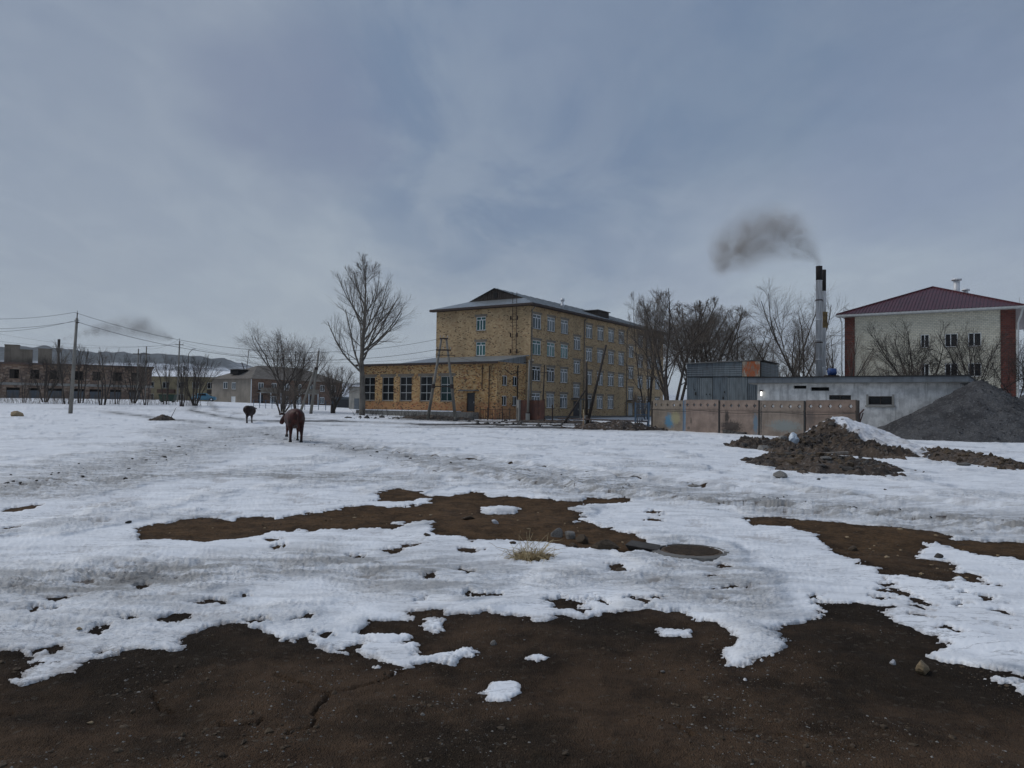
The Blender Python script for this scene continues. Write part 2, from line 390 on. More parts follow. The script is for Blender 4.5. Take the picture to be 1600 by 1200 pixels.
M['stone_dark'] = simple('stone_dark', (.07, .065, .058), (.035, .03, .027), 9, .9, bump=.6)
M['stone_brown'] = simple('stone_brown', (.10, .072, .045), (.045, .030, .018), 7, .95, bump=.6)
M['stone_white'] = simple('stone_white', (.55, .56, .58), (.35, .35, .35), 7, .8, bump=.4)
M['plastic_white'] = simple('plastic_white', (.62, .68, .74), (.45, .52, .6), 5, .4, bump=.2)
M['green_plastic'] = simple('green_plastic', (.02, .11, .035), (.015, .05, .02), 5, .4)
M['bin_green'] = simple('bin_green', (.015, .055, .035), (.012, .035, .025), 3, .6)
M['car_blue'] = simple('car_blue', (.09, .24, .33), (.07, .19, .27), 1, .35, bump=.02)
M['dry_grass'] = simple('dry_grass', (.55, .45, .27), (.32, .24, .12), 6, .9)
M['dung'] = simple('dung', (.02, .016, .012), (.035, .028, .02), 9, .95)
def gravel_mat():
    t = NT('gravel'); v = t.voro(9); v2 = t.voro(24); n = t.noise(.5, 7, .65)
    w = t.white(v.outputs['Position'])
    c = t.mix(t.ramp(n, .40, .60), (.125, .125, .127), (.045, .044, .046))
    c = t.mix(t.math('MULTIPLY', t.ramp(w, .75, .95), .5), c, (.22, .22, .22))
    c = t.mix(t.math('MULTIPLY', t.ramp(t.white(v2.outputs['Position']), .0, .4), .5), c, (.035, .034, .036))
    t.bump(t.math('ADD', v.outputs['Distance'], v2.outputs['Distance']), .9, .06); return t.fin(c, .95)
M['gravel'] = gravel_mat()
def soil_mat():
    t = NT('soil'); n = t.noise(.5, 8, .62); n2 = t.noise(3.2, 8, .7); n3 = t.noise(60, 4, .65)
    v = t.voro(120); w = t.white(v.outputs['Position']); v2 = t.voro(42); w2 = t.white(v2.outputs['Position'])
    s = t.n('ShaderNodeSeparateXYZ'); t.l(t.tc.outputs['Object'], s.inputs[0])
    c = t.mix(t.ramp(n, .42, .58), (.098, .062, .038), (.036, .026, .018))
    c = t.mix(t.math('MULTIPLY', t.ramp(n2, .42, .7), .6), c, (.019, .0135, .010))
    dry = t.ramp(t.math('ADD', s.outputs[1], t.math('MULTIPLY', t.math('SUBTRACT', n, .5), 3.0)), 6.3, 9.5)    # the far patches are drier, browner earth
    c = t.mix(t.math('MULTIPLY', dry, .85), c, t.mix(t.ramp(t.math('ADD', t.math('MULTIPLY', n2, .6), t.math('MULTIPLY', t.noise(22, 5, .7), .4)), .40, .62), (.165, .098, .050), (.055, .034, .019)))
    c = t.mix(t.math('MULTIPLY', t.ramp(w, .82, .98), .38), c, (.085, .066, .046))
    c = t.mix(t.math('MULTIPLY', t.ramp(w2, .95, .99), .4), c, (.13, .115, .095))
    c = t.mix(t.math('MULTIPLY', t.ramp(n3, .5, .72), .55), c, (.008, .0065, .0055))
    dm = t.attr('damp'); c = t.mix(t.math('MULTIPLY', dm, .62), c, (.012, .0085, .0065))
    hsum = t.math('ADD', t.math('MULTIPLY', n3, .6), t.math('ADD', t.math('MULTIPLY', v.outputs['Distance'], .5), n2))
    t.bump(hsum, .9, .028); return t.fin(c, t.ramp(n, .35, .6, .85, 1.0), 0, .10)
M['soil'] = soil_mat()
def snow_mat(name='snow', attr=True):
    t = NT(name); vs = t.coord('Object', (.55, 1.35, 1)); n = t.noise(4, 8, .62, vs); n2 = t.noise(24, 4, .6, vs); n3 = t.noise(.8, 6, .6)
    st = t.noise(1.5, 8, .68, t.coord('Object', (.7, 1.8, 1)))
    c = t.mix(t.ramp(n3, .35, .7), (.88, .905, .935), (.79, .815, .85)); c = t.mix(t.math('MULTIPLY', t.ramp(st, .5, .68), .45), c, (.52, .54, .57))
    if attr:
        d = t.attr('dirt'); e = t.attr('edge')
        cr = t.math('ABSOLUTE', t.math('SUBTRACT', t.noise(2.2, 8, .66, t.coord('Object', (.6, 2.4, 1), (3, 1, 0)), .4), .5))
        crevice_shade = t.math('MULTIPLY', t.ramp(cr, .0, .018, 1, 0), t.ramp(t.noise(.9, 4, .6, t.coord('Object', (1, 1, 1), (7, 7, 0))), .40, .6, .12, .85))
        c = t.mix(t.math('MULTIPLY', crevice_shade, .8), c, (.20, .20, .205))  # shade of thin crevices painted into the snow colour as dark lines
        dd = t.math('MULTIPLY', d, t.ramp(t.math('ADD', t.math('MULTIPLY', st, .6), t.math('MULTIPLY', n, .4)), .40, .57, .18, 1.15), clamp=True)
        c = t.mix(dd, c, t.mix(n3, (.40, .395, .385), (.28, .27, .255)))
        g = t.math('MULTIPLY', t.ramp(t.noise(11, 6, .75), .63, .72), t.math('ADD', t.math('MULTIPLY', d, .7), .10), clamp=True)
        c = t.mix(g, c, (.09, .07, .055))
        c = t.mix(t.ramp(t.math('ADD', d, t.math('MULTIPLY', t.math('SUBTRACT', st, .5), 1.2)), 1.05, 1.35), c, (.045, .04, .036))
        c = t.mix(t.math('MULTIPLY', e, .85, clamp=True), c, (.20, .16, .13))
        t.fin(c, t.ramp(d, 0, 1, .6, .4), 0, .35)
    else:
        c = t.mix(t.math('MULTIPLY', t.ramp(n, .5, .7), .25), c, (.4, .38, .35)); t.fin(c, .7, 0, .3)
    hh = t.math('ADD', t.math('MULTIPLY', n, 1.0), t.math('ADD', t.math('MULTIPLY', n2, .3), t.math('MULTIPLY', st, 1.6)))
    if attr: hh = t.math('MULTIPLY', hh, t.ramp(t.attr('trodden'), .15, .75, .22, 1.25))
    t.bump(hh, .8, .07)
    return t.m
M['snow'] = snow_mat(); M['snow_plain'] = snow_mat('snow_plain', False)
def rubble_mat():
    t = NT('rubble_earth'); n = t.noise(1.2, 8, .68); n2 = t.noise(7, 7, .7); sn = t.attr('snowy')
    c = t.mix(t.ramp(n, .38, .62), (.085, .060, .042), (.022, .017, .014)); c = t.mix(t.math('MULTIPLY', t.ramp(n2, .52, .72), .75), c, (.24, .22, .20))
    c = t.mix(t.ramp(t.noise(14, 6, .7), .60, .7, 0, .7), c, (.014, .012, .010))
    f = t.ramp(t.math('ADD', sn, t.math('MULTIPLY', t.math('SUBTRACT', n2, .5), 1.0)), .42, .6)
    c = t.mix(f, c, t.mix(t.ramp(n, .4, .7), (.70, .72, .76), (.42, .41, .41))); t.bump(t.math('ADD', n2, n), .9, .06); return t.fin(c, .92)
M['rubble'] = rubble_mat()
# ------------------------------------------------------------------ ground and snow
SOIL = [
 [(-160, 990), (-60, 1006), (0, 1016), (26, 1021), (45, 1034), (44, 1046), (26, 1059), (17, 1074), (45, 1066), (73, 1059), (100, 1052), (117, 1053), (160, 1040), (140, 1037), (187, 1022), (166, 1015),
  (198, 1013), (239, 1019), (283, 1016), (292, 1005), (289, 996), (315, 983), (345, 978), (376, 977), (409, 984), (429, 993), (438, 1000), (467, 1005), (480, 996), (484, 1008), (508, 1016), (537, 1022), (540, 1010),
  (566, 1000), (563, 1016), (581, 1025), (598, 1037), (630, 1047), (645, 1043), (680, 1043), (703, 1037), (715, 1028), (741, 1021), (736, 1010), (718, 1012), (715, 1019), (665, 1028),
  (651, 1025), (660, 1013), (654, 1006), (633, 1003), (642, 994), (625, 993), (595, 994), (563, 991), (552, 986), (575, 977), (604, 973), (639, 971), (642, 962), (686, 960), (692, 965), (733, 961),
  (765, 961), (788, 968), (826, 971), (838, 974), (868, 972), (916, 964), (964, 961), (982, 954), (1000, 957), (1039, 957), (1078, 957), (1081, 972), (1120, 982), (1144, 993), (1147, 1002), (1150, 1011),
  (1165, 1015), (1129, 1012), (1117, 1020), (1132, 1029), (1141, 1037), (1180, 1035), (1206, 1030), (1221, 1012), (1232, 996), (1209, 990), (1226, 983), (1253, 978), (1256, 968), (1293, 961), (1291, 952), (1308, 948),
  (1345, 947), (1381, 951), (1390, 967), (1404, 981), (1439, 996), (1483, 1010), (1451, 1016), (1463, 1025), (1512, 1040), (1571, 1051), (1600, 1060), (1680, 1082), (1900, 1130), (2200, 1500), (800, 2600), (-600, 1500), (-400, 1060)],
 [(215, 832), (225, 822), (262, 817), (312, 812), (362, 814), (400, 807), (432, 809), (450, 805), (495, 802), (522, 799), (542, 794), (580, 792), (625, 794), (650, 789), (680, 782), (662, 780), (632, 784),
  (590, 782), (590, 776), (605, 767), (625, 764), (650, 767), (675, 775), (710, 775), (750, 770), (760, 778), (811, 777), (844, 781), (886, 783), (910, 787), (919, 778), (979, 781), (985, 787), (916, 790), (889, 795),
  (907, 804), (910, 816), (934, 825), (979, 834), (1009, 843), (1010, 855), (976, 865), (958, 861), (922, 859), (898, 859), (859, 849), (826, 844), (799, 843), (754, 844), (732, 842), (720, 839),
  (680, 836), (677, 825), (675, 815), (660, 815), (635, 820), (612, 829), (597, 822), (575, 824), (545, 827), (487, 829), (470, 826), (450, 830), (425, 829), (405, 835), (355, 840), (332, 842), (320, 847), (295, 845), (220, 845)],
 [(1150, 810), (1195, 808), (1270, 814), (1354, 820), (1405, 825), (1459, 828), (1486, 843), (1534, 846), (1600, 847), (1760, 855), (1760, 895), (1600, 877), (1579, 871), (1540, 870), (1495, 861), (1474, 850), (1438, 850),
  (1444, 865), (1426, 868), (1438, 879), (1480, 879), (1495, 888), (1492, 903), (1465, 910), (1420, 903), (1378, 897), (1360, 885), (1309, 868), (1300, 861), (1288, 846), (1276, 837), (1240, 825), (1180, 822)]]
SPOTS = [(35, 797, 16, 4), (19, 827, 12, 3.5), (735, 926, 9, 4), (765, 929, 10, 3.5), (668, 897, 8, 4), (660, 935, 7, 4), (727, 894, 9, 3), (736, 863, 13, 3.5), (616, 862, 9, 3), (96, 936, 16, 4), (79, 953, 24, 5), (271, 968, 25, 5.5),
 (88, 1012, 15, 5), (198, 968, 9, 3), (411, 971, 13, 3), (216, 911, 9, 2), (388, 930, 9, 3), (438, 854, 10, 2.5), (427, 844, 14, 4), (886, 945, 24, 8), (904, 954, 14, 7), (1003, 942, 14, 7), (1030, 937, 11, 3), (937, 942, 9, 2.5),
 (1078, 861, 42, 9), (1128, 884, 12, 3), (1112, 902, 15, 3.5), (1140, 919, 18, 2), (970, 891, 12, 4), (1024, 802, 12, 3), (1027, 814, 9, 2), (1390, 924, 19, 5), (1387, 911, 13, 4), (1436, 942, 17, 5), (1448, 955, 9, 4), (1574, 958, 9, 3.5),
 (1533, 977, 9, 4.5), (1485, 990, 9, 5), (1431, 965, 8, 3), (1276, 937, 7, 2), (1285, 946, 11, 3), (1524, 911, 15, 4), (1512, 905, 14, 3), (1384, 937, 12, 2.5), (1492, 923, 12, 3), (640, 852, 7, 2), (828, 873, 32, 8),
 (940, 782, 30, 3), (985, 747, 24, 2), (1090, 759, 12, 3), (1000, 856, 20, 5), (470, 972, 14, 3), (498, 993, 8, 4), (1490, 944, 10, 2), (1545, 935, 10, 2.5), (560, 868, 8, 2), (320, 945, 14, 2), (150, 985, 10, 2.5)]
ISLES = [(786, 1079, 30, 11), (842, 1033, 12, 6), (856, 1049, 7, 3), (1057, 988, 22, 10), (1158, 1053, 6, 2.5), (676, 979, 22, 7), (780, 797, 30, 6.5), (899, 817, 5, 2), (1570, 1067, 36, 9), (1640, 1085, 50, 14), (5, 1071, 10, 3), (624, 818, 9, 4)]
TRACKS = [  # photo polyline, half width in metres, dirt, roughness of the trampling, depth of the rut
 ([(300, 668), (400, 674), (470, 688), (560, 702), (640, 714), (760, 734), (880, 752), (1000, 768), (1150, 782), (1350, 800), (1600, 822), (1750, 836)], 1.5, .8, 1.0, .03),
 ([(540, 695), (820, 727), (1024, 750), (1180, 765), (1400, 782), (1620, 798)], .30, 1.0, .3, .10),
 ([(620, 727), (760, 745), (900, 764), (1000, 776), (1150, 790), (1300, 800), (1440, 812), (1600, 826)], .33, .8, 1.0, .11),
 ([(-60, 772), (100, 752), (210, 722), (300, 700), (370, 680), (430, 668)], 1.9, .68, .9, .02),
 ([(200, 745), (420, 742), (600, 748)], 1.0, .75, .8, .01),
 ([(-100, 905), (110, 915), (250, 900), (420, 885), (560, 880), (690, 905)], .75, .7, .8, .02),
 ([(1090, 860), (1170, 930), (1200, 960)], .45, .45, .9, .01),
 ([(900, 905), (1050, 910), (1180, 940)], .5, .35, .8, .01)]
FAR = [     # roads far off, where the ground is nearly edge on: world polylines
 ([(-62, 148), (-38, 92), (-22, 64), (-12, 57), (0, 55), (14, 54)], .9, .8), ([(-60, 150), (-34, 90), (-17, 70), (-2, 68), (16, 66)], .5, .95),
 ([(-23, 58), (-20, 46), (-15, 37), (-9, 30)], 2.2, .5), ([(2, 60), (6, 57), (9, 62)], 2.0, .9), ([(-6, 84), (4, 82), (10, 78)], 2.2, .9), ([(-55, 92), (-40, 92)], 2.0, .4), ([(-22, 66), (-10, 65.5), (-4, 64.5), (4, 62)], 1.7, 1.8), ([(-7, 60.5), (2, 58.5), (6, 58), (10, 57)], 1.5, 1.9), ([(-9, 79), (0, 77), (8, 74), (12, 70)], 3.6, 1.7), ([(-46, 86), (-30, 66), (-24, 60)], 1.0, 1.2), ([(-40, 96), (-27, 72), (-22, 64)], .8, 1.3), ([(-3, 69), (8, 66), (12, 65)], 2.0, 1.8)]
def sd_poly(X, Y, poly):
    d2 = np.full(X.shape, 1e18); inside = np.zeros(X.shape, bool); n = len(poly)
    for i in range(n):
        ax, ay = poly[i]; bx, by = poly[(i+1) % n]; ex, ey = bx-ax, by-ay; L = ex*ex+ey*ey+1e-12
        t = np.clip(((X-ax)*ex+(Y-ay)*ey)/L, 0, 1); d2 = np.minimum(d2, (X-ax-t*ex)**2+(Y-ay-t*ey)**2)
        c = ((ay > Y) != (by > Y)) & (X < (bx-ax)*(Y-ay)/(by-ay+1e-12)+ax); inside ^= c
    d = np.sqrt(d2); return np.where(inside, -d, d)
def d_line(X, Y, pts):
    d2 = np.full(X.shape, 1e18)
    for (ax, ay), (bx, by) in zip(pts[:-1], pts[1:]):
        ex, ey = bx-ax, by-ay; L = ex*ex+ey*ey+1e-12
        t = np.clip(((X-ax)*ex+(Y-ay)*ey)/L, 0, 1); d2 = np.minimum(d2, (X-ax-t*ex)**2+(Y-ay-t*ey)**2)
    return np.sqrt(d2)
POLYW = [[gp(u, v) for u, v in p] for p in SOIL]
def ell(X, Y, e):
    cx, cy = gp(e[0], e[1]); a = e[2]*cy/F; b = e[3]*cy*cy/(EYE*F)
    q = np.sqrt(((X-cx)/a)**2+((Y-cy)/b)**2); return (q-1)*min(a, b)*1.3
CRACKS = [[(630, 1050), (560, 1072), (512, 1085), (505, 1098), (488, 1112), (498, 1124), (490, 1135), (455, 1147)], [(235, 1085), (255, 1100), (272, 1106)], [(345, 1130), (375, 1134), (400, 1133), (412, 1128)],
          [(1150, 1140), (1180, 1136), (1230, 1146), (1290, 1160), (1330, 1172)], [(512, 1085), (470, 1070), (430, 1058)], [(-10, 1120), (12, 1114), (20, 1112)], [(1000, 1120), (1060, 1130), (1075, 1150)]]
def surfaces(X, Y):
    """heights of the soil and of the snow, and the dirt and edge values of the snow"""
    r = np.sqrt(X*X+Y*Y)+.01; T = terr(X, Y); near = 1-sstep(r, 30, 90)
    wx = X+.05*fbm(X*3, Y*3, 3, 5)+.018*fbm(X*14, Y*14, 2, 6); wy = Y+.09*fbm(X*3+9, Y*3, 3, 8)+.03*fbm(X*14+3, Y*14, 2, 9)
    sd = np.full(X.shape, 50.0); k = r < 30
    s0 = sd[k]; xs, ys = wx[k], wy[k]
    for p in POLYW: s0 = np.minimum(s0, sd_poly(xs, ys, p))
    sx = xs+.07*fbm(X[k]*5, Y[k]*5, 4, 141, .65); sy = ys+.10*fbm(X[k]*5+4, Y[k]*5, 4, 143, .65)
    for e in SPOTS: s0 = np.minimum(s0, ell(sx, sy, e))
    for e in ISLES: s0 = np.maximum(s0, -ell(xs, ys, e))
    sd[k] = s0
    amp = np.clip(r/6.5, 1, 2.2)
    m = sd + amp*.055*fbm(X*1.9, Y*2.6, 7, 31, .72)+.035*np.abs(fbm(X*9, Y*14, 4, 37, .75))-.014
    dirt = np.zeros(X.shape); tr = np.full(X.shape, .12); rut = np.zeros(X.shape)
    for pts, w, dd, tt, dp in TRACKS:
        d = d_line(X+.25*fbm(X*.7, Y*.7, 3, 41), Y+.25*fbm(X*.7, Y*.7, 3, 47), [gp(u, v) for u, v in pts])/w
        g = np.exp(-d**2*1.1); dirt = np.maximum(dirt, g*dd); tr = np.maximum(tr, g*tt); rut += -dp*np.exp(-(d*1.1)**4)+dp*.55*np.exp(-((d-1.5)/.4)**2)
    for pts, w, dd in FAR:
        d = d_line(X+.9*fbm(X*.15, Y*.15, 3, 43), Y, pts)/w
        dirt = np.maximum(dirt, np.exp(-d**2*1.1)*dd)
    patchy = fbm(X*.45, Y*.3, 4, 53)
    tr = np.clip(tr+.75*sstep(patchy, -.1, .6), 0, 1.1)
    dirt = np.clip(dirt+.25*sstep(patchy, .0, .7)*near+.12, 0, 2)
    soil = T + rut*near + .030*fbm(X*.8, Y*.8, 4, 61)*near + (.012*fbm(X*5, Y*5, 4, 67)+.005*np.abs(fbm(X*22, Y*22, 3, 71)))*(1-sstep(r, 10, 30))
    rk = r < 9
    if rk.any():
        cx = X[rk]+.03*vnoise(X[rk]*9, Y[rk]*9, 3); cy = Y[rk]+.03*vnoise(X[rk]*9+7, Y[rk]*9, 4); ds = np.full(cx.shape, 9.0)
        for cpts in CRACKS: ds = np.minimum(ds, d_line(cx, cy, [gp(u, v) for u, v in cpts]))
        soil[rk] -= .03*np.exp(-(ds/.009)**2)
    soil = soil-.05*sstep(m, .12, .5)
    rid = np.abs(fbm(X*1.9, Y*2.9, 5, 81, .52)); lump = .4-np.abs(fbm(X*6, Y*9, 4, 91, .55)); fin = fbm(X*20, Y*24, 3, 95, .55)
    q = fbm(X*1.1, Y*2.2, 5, 111, .6)*3.2; q = q-np.floor(q); saw = np.where(q < .82, q/.82, (1-q)/.18)-.5
    q = fbm(X*3.1, Y*6.0, 4, 117, .6)*3.0; q = q-np.floor(q); saw2 = np.where(q < .8, q/.8, (1-q)/.2)-.5
    pit = sstep(vnoise(X*3.4, Y*3.4, 101), .36, .62)
    rel = (.016*fbm(X*.9, Y*.9, 3, 77) + tr*(.046*rid+.014*lump+.005*fin-.034*pit*tr)+.004*fin*(1-sstep(r, 8, 20))+(.016*saw+.006*saw2)*(.35+.65*tr))*(.35+.65*sstep(m, .05, .7))*(1-.75*sstep(r, 40, 120))
    thick = .017+.009*fbm(X*1.3, Y*1.3, 3, 88)+np.maximum(rel, -.014)
    thick = np.maximum(thick, .005)
    prof = np.clip(m/.07, -1, 1); prof = np.where(prof > 0, np.maximum(prof, 0)**.75, prof)
    snow = T+rut*near+.030*fbm(X*.8, Y*.8, 4, 61)*near + np.where(prof > 0, prof*np.maximum(thick, -.005)+.004*np.minimum(prof*4, 1), prof*.06)
    edge = np.exp(-np.maximum(m, 0)/.012)*.0+np.clip(1-np.abs(thick*prof)/.012, 0, 1)*(m < 6)*.8
    low = sstep(-rel, .0, .025)*tr*.6  # hollows of the trodden snow get a darker tone
    return soil, snow, np.clip(dirt+low*.7, 0, 2), np.clip(edge, 0, 1), m, tr
def polar(radii, th):
    R, TH = np.meshgrid(radii, th, indexing='ij'); return R*np.sin(TH), R*np.cos(TH)
def gridfaces(nr, nc, closed):
    i = np.arange(nr-1)[:, None]; j = np.arange(nc if closed else nc-1)[None, :]; j2 = (j+1) % nc
    a = i*nc+j; b = i*nc+j2; c = (i+1)*nc+j2; d = (i+1)*nc+j
    return np.stack([a+0*b, b+0*a, c, d], -1).reshape(-1, 4)
def thetas(lim, step):
    f = np.radians(np.arange(-lim, lim+1e-6, step)); c = np.radians(np.arange(lim+4, 360-lim-1, 6.0)); return np.concatenate([f, c])
vv = np.concatenate([np.arange(1250, 655, -1.45), np.arange(655, 644, -.9)]); rr = EYE*F/(vv-636)
far_r = [265, 330, 430, 600, 850, 1300, 2200, 3500]
radii = np.concatenate([[.4, 1.0, 1.6, 2.2, 2.7], rr, far_r])
th = thetas(38, .078)
X, Y = polar(radii, th); soilz, snowz, dirt, edge, mm, trm = surfaces(X, Y)
Fq = gridfaces(len(radii), len(th), True)
keep = (mm.ravel()[Fq] > -.10).any(1)
Vs = np.stack([X, Y, snowz], -1).reshape(-1, 3)
used = np.zeros(len(Vs), bool); used[Fq[keep].ravel()] = True; remap = np.cumsum(used)-1
me = npmesh('snow', Vs[used], remap[Fq[keep]], M['snow'], True, {'dirt': dirt.ravel()[used], 'edge': edge.ravel()[used], 'trodden': trm.ravel()[used]})
tag(link('snow', me), kind='structure')
vr = np.concatenate([np.arange(1250, 745, -1.9), np.arange(745, 648, -6)])
rad2 = np.concatenate([[.4, 1.0, 1.6, 2.2, 2.7], EYE*F/(vr-636), [220]+far_r]); th2 = thetas(38, .115)
X2, Y2 = polar(rad2, th2); sf2 = surfaces(X2, Y2); sz2 = sf2[0]; damp = np.exp(-np.maximum(-sf2[4], 0)/.10)*(np.sqrt(X2**2+Y2**2) < 25)
sz2 = sz2-.25*sstep(np.sqrt(X2**2+Y2**2), 24, 40)
V2 = np.stack([X2, Y2, sz2], -1).reshape(-1, 3); F2 = gridfaces(len(rad2), len(th2), True)
V2 = np.vstack([V2, [[0, 0, 0]]]); ctr = len(V2)-1
me = npmesh('ground', V2, F2, M['soil'], True, {'damp': np.append(damp.ravel(), 0)}); tag(link('ground', me), kind='structure')
# cap under the photographer's feet
ring = [V2[j] for j in range(len(th2))]
me = pymesh('ground_underfoot', [tuple(p) for p in ring[::8]], [tuple(range(len(ring[::8])))], M['soil']); tag(link('ground_underfoot', me), kind='structure')
def surf_z(x, y):
    a, b, _, _, m_, _ = surfaces(np.array([float(x)]), np.array([float(y)])); return float(max(a[0], b[0]))
# pebbles and clods lying on the bare earth
def stone_verts(seed, n=0, sub=1):
    r_ = random.Random(seed); bm = bmesh.new(); bmesh.ops.create_icosphere(bm, subdivisions=sub, radius=1)
    for v in bm.verts:
        k = .78+.4*r_.random(); v.co *= k
    vs = np.array([v.co[:] for v in bm.verts]); fs = np.array([[v.index for v in f.verts] for f in bm.faces]); bm.free(); return vs, fs
def scatter(name, n, pts, sizes, mat, seed, flat=.6, jitter_rot=True, octa=False):
    rs = np.random.RandomState(seed)
    if octa:
        bv = np.array([[1, 0, 0], [-1, 0, 0], [0, 1, 0], [0, -1, 0], [0, 0, 1], [0, 0, -1.]]); bf = np.array([[0, 2, 4], [2, 1, 4], [1, 3, 4], [3, 0, 4], [2, 0, 5], [1, 2, 5], [3, 1, 5], [0, 3, 5]])
    else: bv, bf = stone_verts(seed)
    N = len(pts); jv = bv[None]*(1+rs.uniform(-.3, .3, (N, len(bv), 1)))*sizes[:, None, None]
    jv = jv*np.stack([rs.uniform(.7, 1.3, N), rs.uniform(.7, 1.3, N), rs.uniform(.4, .9, N)*flat/.6], -1)[:, None, :]
    a = rs.uniform(0, 2*PI, N); c, s_ = np.cos(a), np.sin(a)
    x = jv[..., 0]*c[:, None]-jv[..., 1]*s_[:, None]; y = jv[..., 0]*s_[:, None]+jv[..., 1]*c[:, None]
    V = np.stack([x, y, jv[..., 2]], -1)+pts[:, None, :]
    Fs = (bf[None]+(np.arange(N)*len(bv))[:, None, None]).reshape(-1, 3)
    return npmesh(name, V.reshape(-1, 3), Fs, mat, False)
rs = np.random.RandomState(3)
def soil_points(n, v0, v1, u0=-40, u1=1640, mmax=-.02):
    u = rs.uniform(u0, u1, n*4); v = v0+(v1-v0)*rs.uniform(0, 1, n*4)**.8
    P = np.array([gp(a, b) for a, b in zip(u, v)]); so, sn, _, _, m_, _ = surfaces(P[:, 0], P[:, 1])
    k = np.where((m_ < mmax) & (fbm(P[:, 0]*1.1, P[:, 1]*1.1, 3, 77)+rs.uniform(-.3, .3, len(P)) > .02))[0][:n]; return np.stack([P[k, 0], P[k, 1], so[k]], -1)
for nm, n, v0, v1, s0, s1, mt, sd in (('gravel_grit', 6000, 950, 1240, .002, .008, 'stone_brown', 11), ('gravel_grit', 1300, 950, 1240, .003, .010, 'stone_grey', 12), ('gravel_grit', 3000, 765, 930, .005, .018, 'stone_brown', 13),
                                  ('gravel_grit', 260, 960, 1240, .010, .022, 'stone_brown', 14), ('gravel_grit', 150, 780, 930, .012, .035, 'stone_tan', 15)):
    P = soil_points(n, v0, v1); sz = s0+(s1-s0)*rs.uniform(0, 1, len(P))**3
    tag(link(nm, scatter(nm, n, P, sz, M[mt], sd, octa=n > 1000)), 'loose grit and small pebbles strewn over the bare brown earth', 'grit', kind='stuff')
# bits of soil and melt crumbs on the snow
P = []
for pts, w, n in (([(-60, 772), (100, 752), (210, 722), (300, 700), (380, 680)], 1.6, 170), ([(470, 690), (640, 716), (880, 753), (1150, 783), (1600, 824)], 1.3, 200)):
    for _ in range(n):
        k = rnd.randrange(len(pts)-1); t = rnd.random(); x0, y0 = gp(*pts[k]); x1, y1 = gp(*pts[k+1])
        x = x0+(x1-x0)*t+rnd.gauss(0, w*.6); y = y0+(y1-y0)*t+rnd.gauss(0, w*.6); P.append((x, y, surf_z(x, y)))
P = np.array(P); tag(link('dirt_crumbs', scatter('dirt_crumbs', 0, P, .008+.035*rs.uniform(0, 1, len(P))**4, M['dung'], 21)), 'dark crumbs of earth and dung along the trampled snow tracks', 'crumbs', kind='stuff')
# ------------------------------------------------------------------ hills
def hill(name, prof, Yd, depth, matf):
    us = np.linspace(prof[0][0], prof[-1][0], 260); tops = np.interp(us, [p[0] for p in prof], [p[1] for p in prof])
    rows = 26; V = []
    for i in range(rows):
        k = i/(rows-1)
        yy = Yd-depth*.75*(1-k) if k <= 1 else 0
        for u, v in zip(us, tops):
            top = at(u, v, Yd).z; p = at(u, v, yy); base = 6
            h = base+(top-base)*(k**1.25)
            h += (vnoise(np.array([u*.05]), np.array([k*4.0]), 9)[0]*.09+vnoise(np.array([u*.35]), np.array([k*14.0]), 19)[0]*.035)*(top-base)*k*(1-.5*k)
            V.append((p.x, yy, h))
    nb = len(V)
    for u in us: p = at(u, 600, Yd*1.25); V.append((p.x, Yd*1.25, -5))
    Fh = gridfaces(rows+1, len(us), False); return tag(link(name, npmesh(name, np.array(V), Fh, matf, True)), kind='structure')
def hill_mat():
    t = NT('hill'); g = t.n('ShaderNodeNewGeometry'); n = t.noise(.006, 8, .6); n2 = t.noise(.07, 6, .75)
    s = t.n('ShaderNodeSeparateXYZ'); t.l(t.tc.outputs['Object'], s.inputs[0])
    f = t.ramp(t.math('ADD', t.math('MULTIPLY', s.outputs[2], .011), t.math('ADD', t.math('MULTIPLY', n, 1.1), t.math('MULTIPLY', n2, .5))), 1.35, 1.62)
    c = t.mix(f, (.62, .66, .72), (.05, .065, .075)); c = t.mix(t.math('MULTIPLY', t.ramp(n2, .45, .6), .5), c, (.16, .18, .2)); return t.fin(c, 1)
HM = hill_mat()
hill('hill', [(-500, 560), (-200, 548), (0, 542), (60, 541), (110, 545), (130, 549), (200, 551), (260, 553), (310, 557), (345, 560), (375, 566), (400, 574), (430, 584), (470, 594), (540, 602), (640, 608), (760, 617), (860, 627)], 1500, 900, HM)
hill('far_hill', [(380, 606), (500, 600), (560, 598), (640, 606), (760, 612), (900, 618), (1000, 616), (1150, 618), (1300, 616), (1500, 612), (1700, 604), (2100, 612)], 2600, 900, HM)
